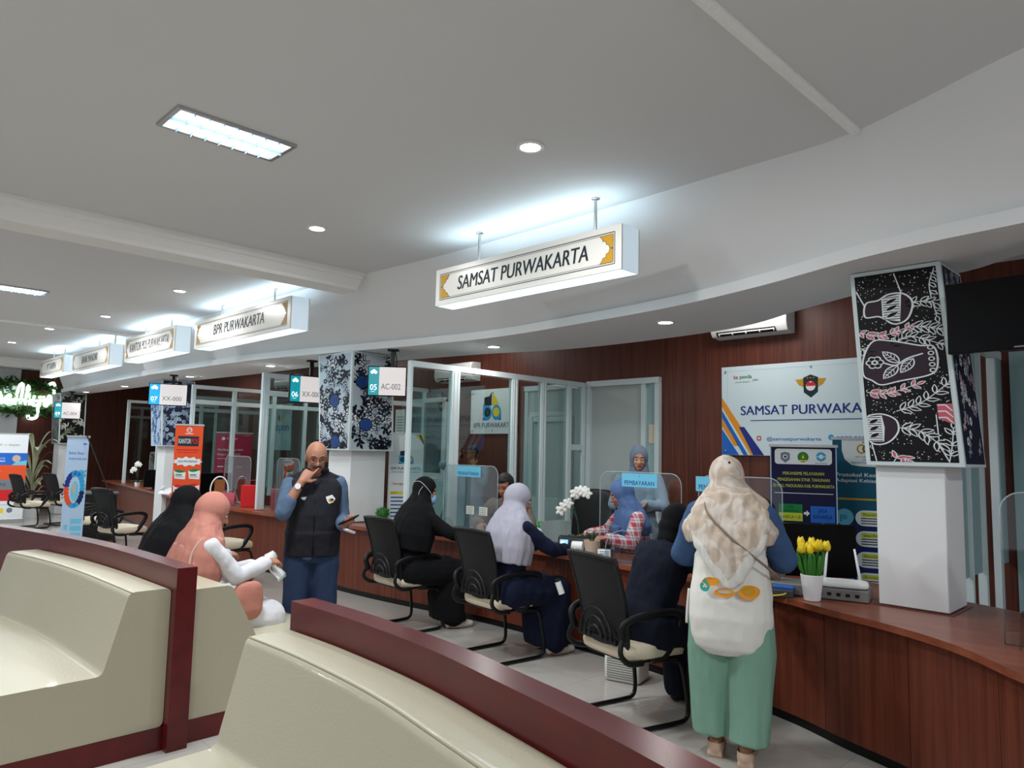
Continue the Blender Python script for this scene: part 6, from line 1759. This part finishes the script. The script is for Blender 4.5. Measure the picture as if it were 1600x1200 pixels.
# hunched person in black on the near chair
t, J, T, wl, wr = seated('person in dark clothes and black cap hunched over the counter on the nearest chair', (3.82, 2.62), -8, None, 'c_navyblack', 1.60, .47, 24, .3, 0, (-10, 32), (.52, .18, .84), (.50, -.18, .84), skirt=False, seed=6, shoe='black')
mb = MB(); mb.ell((-.012, 0, .020), (.108, .090, .108), T); mb.ell((-.03, 0, -.05), (.08, .08, .075), T); cap(mb, T @ Vector((-.03, 0, -.05)), .065, J['neck'], .075)
part('hood', mb, M['c_black'], t, .008, 3, .004, (16, 16, 8), 2, cutf=lambda c: (lambda q: q.x > .045 and q.z < .05)(T.inverted() @ c))
mb = MB(); superbox(mb, (0, 0, 0), (.10, .15, .012), 4)
mb.v = [T @ (Vector(v) + Vector((.115, 0, .055))) for v in mb.v]; mb.build('cap_peak', M['c_black'], t, smooth=True)

# pink veiled woman on the sofa holding a paper
def pink():
    t, J, T, wl, wr = seated('woman in a salmon pink veil and white dress on the sofa, holding a paper', (1.92, 4.74), -3, 'c_pink', 'c_white', 1.54, .43, 8, .30, -.01, (-12, 20), (.36, .0, .78), (.40, -.12, .82), voxel=.008, skin='skin', seed=8, amp=.008, kn=.47, hintz=-2.0)
    vb = MB(); loftp(vb, [(-.12, .06, .02, .05, .09), (-.13, .05, .14, .06, .13), (-.11, .03, .30, .07, .16), (-.06, 0, .44, .08, .17)], J['TT']); part('veil_tail', vb, M['c_pink'], t, .008, 3, .010, (14, 14, 4), 4)
    bag = MB(); superbox(bag, (.24, -.215, .60), (.20, .09, .24), 3.0); part('shoulder_bag', bag, M['c_pink'], t, .008, 2, .006, (9, 9, 9), 2)
    for dx in (0, .03):
        st = [J['TT'] @ Vector(p) for p in ((.06 + dx, -.14, .49), (-.04 + dx, -.165, .50), (-.11 + dx, -.19, .38), (-.08 + dx, -.225, .20), (.02 + dx, -.24, .08))]
        MB().tube(cr(st, 6), .011, 8, r2=.004, up=Vector((0, 1, 0))).build('bag_strap', M['strap_pink'], t, smooth=True)
    W = Matrix.Translation(t.location) @ Matrix.Rotation(t.rotation_euler.z, 4, 'Z')
    p = W @ ((wl + wr) / 2 + Vector((.10, .02, -.03)))
    n_ = 8; mb = MB(); vs = []
    for i in range(n_ + 1):
        for j in range(3): vs.append(Vector((-.10 + .2 * i / n_, -.08 + .08 * j, .012 * math.sin(i * 1.1) + .01 * j)))
    fs = [(i * 3 + j, i * 3 + j + 1, (i + 1) * 3 + j + 1, (i + 1) * 3 + j) for i in range(n_) for j in range(2)]
    mb.add(vs, fs); o = mb.build('paper_sheet', M['paper'], None, smooth=True)
    sd = o.modifiers.new('thickness', 'SOLIDIFY'); sd.thickness = .0015
    o.matrix_world = Matrix.Translation(p) @ Matrix.Rotation(rad(-40), 4, 'Z') @ Matrix.Rotation(rad(62), 4, 'Y')
    tag(o, 'white sheet of paper in the hands of the woman in the pink veil', 'paper')
M['strap_pink'] = cloth('strap_pink', (196, 160, 148))
pink()
seated('woman in a long black veil sitting on the sofa next to the pink veiled one', (2.0, 5.42), 5, 'c_black', 'c_white', 1.57, .43, 9, .42, .03, (8, 20), (.36, .1, .78), (.36, -.1, .78), seed=10)

# --- staff behind the counter
def staff_seated(label, loc, rz, top_m, veil_m=None, lean=14, hp=(0, 20), armL=(.38, .16, .85), armR=(.38, -.16, .85), H=1.6, skin='skin', hair=False, hem=.24, seed=1.0, lips='lip2', closed=False, seat=.5):
    t = thing('person', label, 'person', (loc[0], loc[1], 0), rad(rz))
    J = pose(H, True, seat, lean); T = headT(J['head'], hp[0], hp[1])
    elL, wrL = ik(J['shL'], armL, .27, .24, (-.2, .7, -.5)); elR, wrR = ik(J['shR'], armR, .27, .24, (-.2, -.7, -.5))
    b = MB(); head(b, T, J['neck'], male=hair); trunk(b, J); legs(b, J); arm(b, J, 'L', elL, wrL); arm(b, J, 'R', elR, wrR)
    hand(b, wrL, (.9, -.35, -.05), (0, -.3, -1), 1, curl=.5, s=.95); hand(b, wrR, (.9, .35, -.05), (0, .3, -1), -1, curl=.5, s=.95)
    for s in 'LR': foot(b, J['an' + s])
    bo = part('body', b, M[skin], t, .0072, 2); face_bits(T, bo, lips=lips, closed=closed)
    d = MB(); trunk(d, J, .022, -.10); arm(d, J, 'L', elL, wrL, g=.018, upto=1.85); arm(d, J, 'R', elR, wrR, g=.018, upto=1.85); part('shirt', d, M[top_m], t, .009, 3, .006, (14, 14, 9), seed)
    sk = MB(); legs(sk, J, .025, (.09, .07, .06)); loftp(sk, [(.0, 0, -.10, .14, .175), (0, 0, .05, .13, .17)], Matrix.Translation(J['hip'])); part('trousers', sk, M['c_navyblack'], t, .010, 3)
    if veil_m: veil(t, J, T, M[veil_m], hem=hem, w=-.02, seed=seed)
    if hair: hair_cap(t, T)
    shoes(t, J, M['black'])
    return t, J, T, wrL, wrR
def hair_cap(t, T, full=True):
    hr = MB(); hr.ell((-.016, 0, .026), (.104, .088, .104), T); hr.ell((.02, 0, .075), (.075, .068, .048), T)
    part('hair', hr, M['hair_black'], t, .006, 2, .006, (40, 40, 40), 2, cutf=lambda c: (lambda q: q.z < -.045 or (q.x > .045 and q.z < .062))(T.inverted() @ c))
t, J, T, wl, wr = staff_seated('clerk in a brown grey police style uniform looking down behind the counter', (5.40, 5.42), 200, 'c_uniform', None, 16, (-4, 20), hair=True, skin='skin2', seed=12, H=1.66, closed=True)
MB().ell(J['shL'] + Vector((.0, .065, -.075)), (.03, .008, .034)).build('shoulder_patch', M['badge_purple'], t, smooth=True)
M_a = Art(fn=lambda x, z, h: J['TT'] @ Vector((.140 + h, x, z))); M_a.circ(.07, .36, .022, 'pwhite', 3, rz=.014); M_a.build('name_badge', t)
t, J, T, wl, wr = staff_seated('seated clerk in a blue veil and red plaid shirt, looking down to the left', (5.38, 3.86), 150, 'c_plaid', 'c_blueveil', 12, (-20, 20), (.30, .10, .86), (.34, -.30, .84), hem=.18, seed=14, skin='skin')
vb = MB(); loftp(vb, [(.165, -.02, .12, .02, .045), (.16, -.02, .26, .03, .055), (.13, -.01, .42, .05, .09)], J['TT']); part('veil_tail', vb, M['c_blueveil'], t, .008, 3, .008, (22, 22, 5), 4)
t, J, T, wl, wr = staff_seated('clerk in black reaching forward, mostly hidden behind the woman in the beige veil', (5.48, 2.76), 186, 'c_navyblack', 'c_black', 20, (0, 18), (.42, .26, .84), (.44, -.12, .84), hem=.2, seed=16)
staff_seated('far clerk in a patterned beige veil and white coat bending over the counter', (5.68, 15.75), 200, 'c_coat', 'c_tan', 22, (0, 26), seed=18)

def standing_clerk():
    t = thing('person', 'standing clerk in grey veil and light blue shirt with folded hands', 'person', (6.02, 4.26, 0), rad(214))
    J = pose(1.66); T = headT(J['head'], 4, 8)
    elL, wrL = ik(J['shL'], (.20, .03, 1.10), .28, .24, (-.3, .9, -.3)); elR, wrR = ik(J['shR'], (.22, -.03, 1.07), .28, .24, (-.3, -.9, -.3))
    b = MB(); head(b, T, J['neck']); trunk(b, J); legs(b, J); arm(b, J, 'L', elL, wrL); arm(b, J, 'R', elR, wrR)
    hand(b, wrL, (.35, -.9, .1), (-.2, 0, 1), 1, curl=.5); hand(b, wrR, (.35, .9, .1), (-.2, 0, 1), -1, curl=.5)
    for s in 'LR': foot(b, J['an' + s])
    bo = part('body', b, M['skin3'], t, .0065, 2); face_bits(T, bo, lips='lip')
    d = MB(); trunk(d, J, .022, -.12); loftp(d, [(0, 0, -.20, .15, .19), (0, 0, .05, .13, .18)], J['TT']); arm(d, J, 'L', elL, wrL, g=.018, upto=1.85); arm(d, J, 'R', elR, wrR, g=.018, upto=1.85); part('shirt', d, M['c_staff'], t, .008, 3, .005, (14, 14, 9), 3)
    tr = MB(); legs(tr, J, .03, (.09, .066, .055)); part('trousers', tr, M['c_greyveil'], t, .010, 3)
    veil(t, J, T, M['c_greyveil'], hem=.05, w=-.06, seed=3, voxel=.007, amp=.004)
    cl = MB()
    for s in (-1, 1): cl.add([J['neck'] + Vector(p) for p in ((.095, s * .005, -.035), (.06, s * .07, -.0), (.09, s * .075, -.06), (.125, s * .04, -.085))], [(0, 1, 2, 3)])
    o = cl.build('collar', M['c_staff'], t); sd = o.modifiers.new('thickness', 'SOLIDIFY'); sd.thickness = .004
    shoes(t, J, M['black'])
standing_clerk()
def leaning_man():
    t = thing('person', 'man in light blue leaning on the wood wall behind the glass, phone at his ear', 'person', (6.60, 7.42, 0), rad(222))
    J = pose(1.66, lean=-9); J['anL'] = Vector((.22, .12, .08)); J['anR'] = Vector((.10, -.10, .08)); J['knL'] = Vector((.14, .13, .47)); J['knR'] = Vector((.08, -.11, .47))
    T = headT(J['head'] + Vector((.03, 0, 0)), -8, 4)
    elR, wrR = ik(J['shR'], J['head'] + Vector((.06, -.17, -.06)), .28, .25, (.4, -.8, -.5)); elL, wrL = ik(J['shL'], J['head'] + Vector((.16, .05, -.16)), .28, .25, (.2, .6, -.9))
    b = MB(); head(b, T, J['neck'], male=True); trunk(b, J); legs(b, J); arm(b, J, 'L', elL, wrL); arm(b, J, 'R', elR, wrR)
    hand(b, wrR, (-.1, .1, 1), (-.2, 1, 0), 1, curl=.7); hand(b, wrL, (-.3, -.4, .9), (-1, 0, 0), 1, curl=.9)
    for s in 'LR': foot(b, J['an' + s])
    bo = part('body', b, M['skin2'], t, .0075, 2); face_bits(T, bo, lips='lip2'); hair_cap(t, T)
    d = MB(); trunk(d, J, .02, -.12, belly=.015); arm(d, J, 'L', elL, wrL, g=.02, upto=1.7); arm(d, J, 'R', elR, wrR, g=.02, upto=1.7); part('shirt', d, M['c_staff'], t, .009, 3, .006, (14, 14, 9), 3)
    tr = MB(); legs(tr, J, .03, (.09, .068, .055)); loftp(tr, [(0, 0, -.12, .12, .17), (0, 0, .02, .12, .17)], J['TT']); part('trousers', tr, M['c_lightblue'], t, .009, 3, .006, (12, 12, 5), 5)
    shoes(t, J, M['black'])
    W = Matrix.Translation(t.location) @ Matrix.Rotation(t.rotation_euler.z, 4, 'Z')
    ph = MB(); superbox(ph, (0, 0, 0), (.012, .075, .15), 6); o = ph.build('smartphone', M['blackgloss'], None, smooth=True); o.matrix_world = Matrix.Translation(W @ (wrR + Vector((.01, .04, .075)))) @ Matrix.Rotation(t.rotation_euler.z + 1.4, 4, 'Z')
    tag(o, 'black smartphone at the ear of the man leaning against the wall', 'phone')
leaning_man()
# white fleecy bottle pouch hanging from the grey veiled woman's chair
t = thing('hanging_bottle', 'small white spotted bottle charm hanging by the hip of the woman in the grey veil', 'bottle', (4.26, 3.76, .60), rad(-20))
mb = MB(); mb.tube([(0, 0, 0), (.03, -.015, -.09)], [.024, .024], 14); mb.build('bottle_body', M['white'], t, smooth=40)
MB().tube([(-.006, .003, .018), (0, 0, 0)], [.018, .022], 12).build('cap', M['black'], t, smooth=40)
MB().tube(cr([(-.006, .003, .018), (-.03, .02, .08), (-.02, .03, .14)], 5), .004, 6).build('strap', M['black'], t, smooth=True)
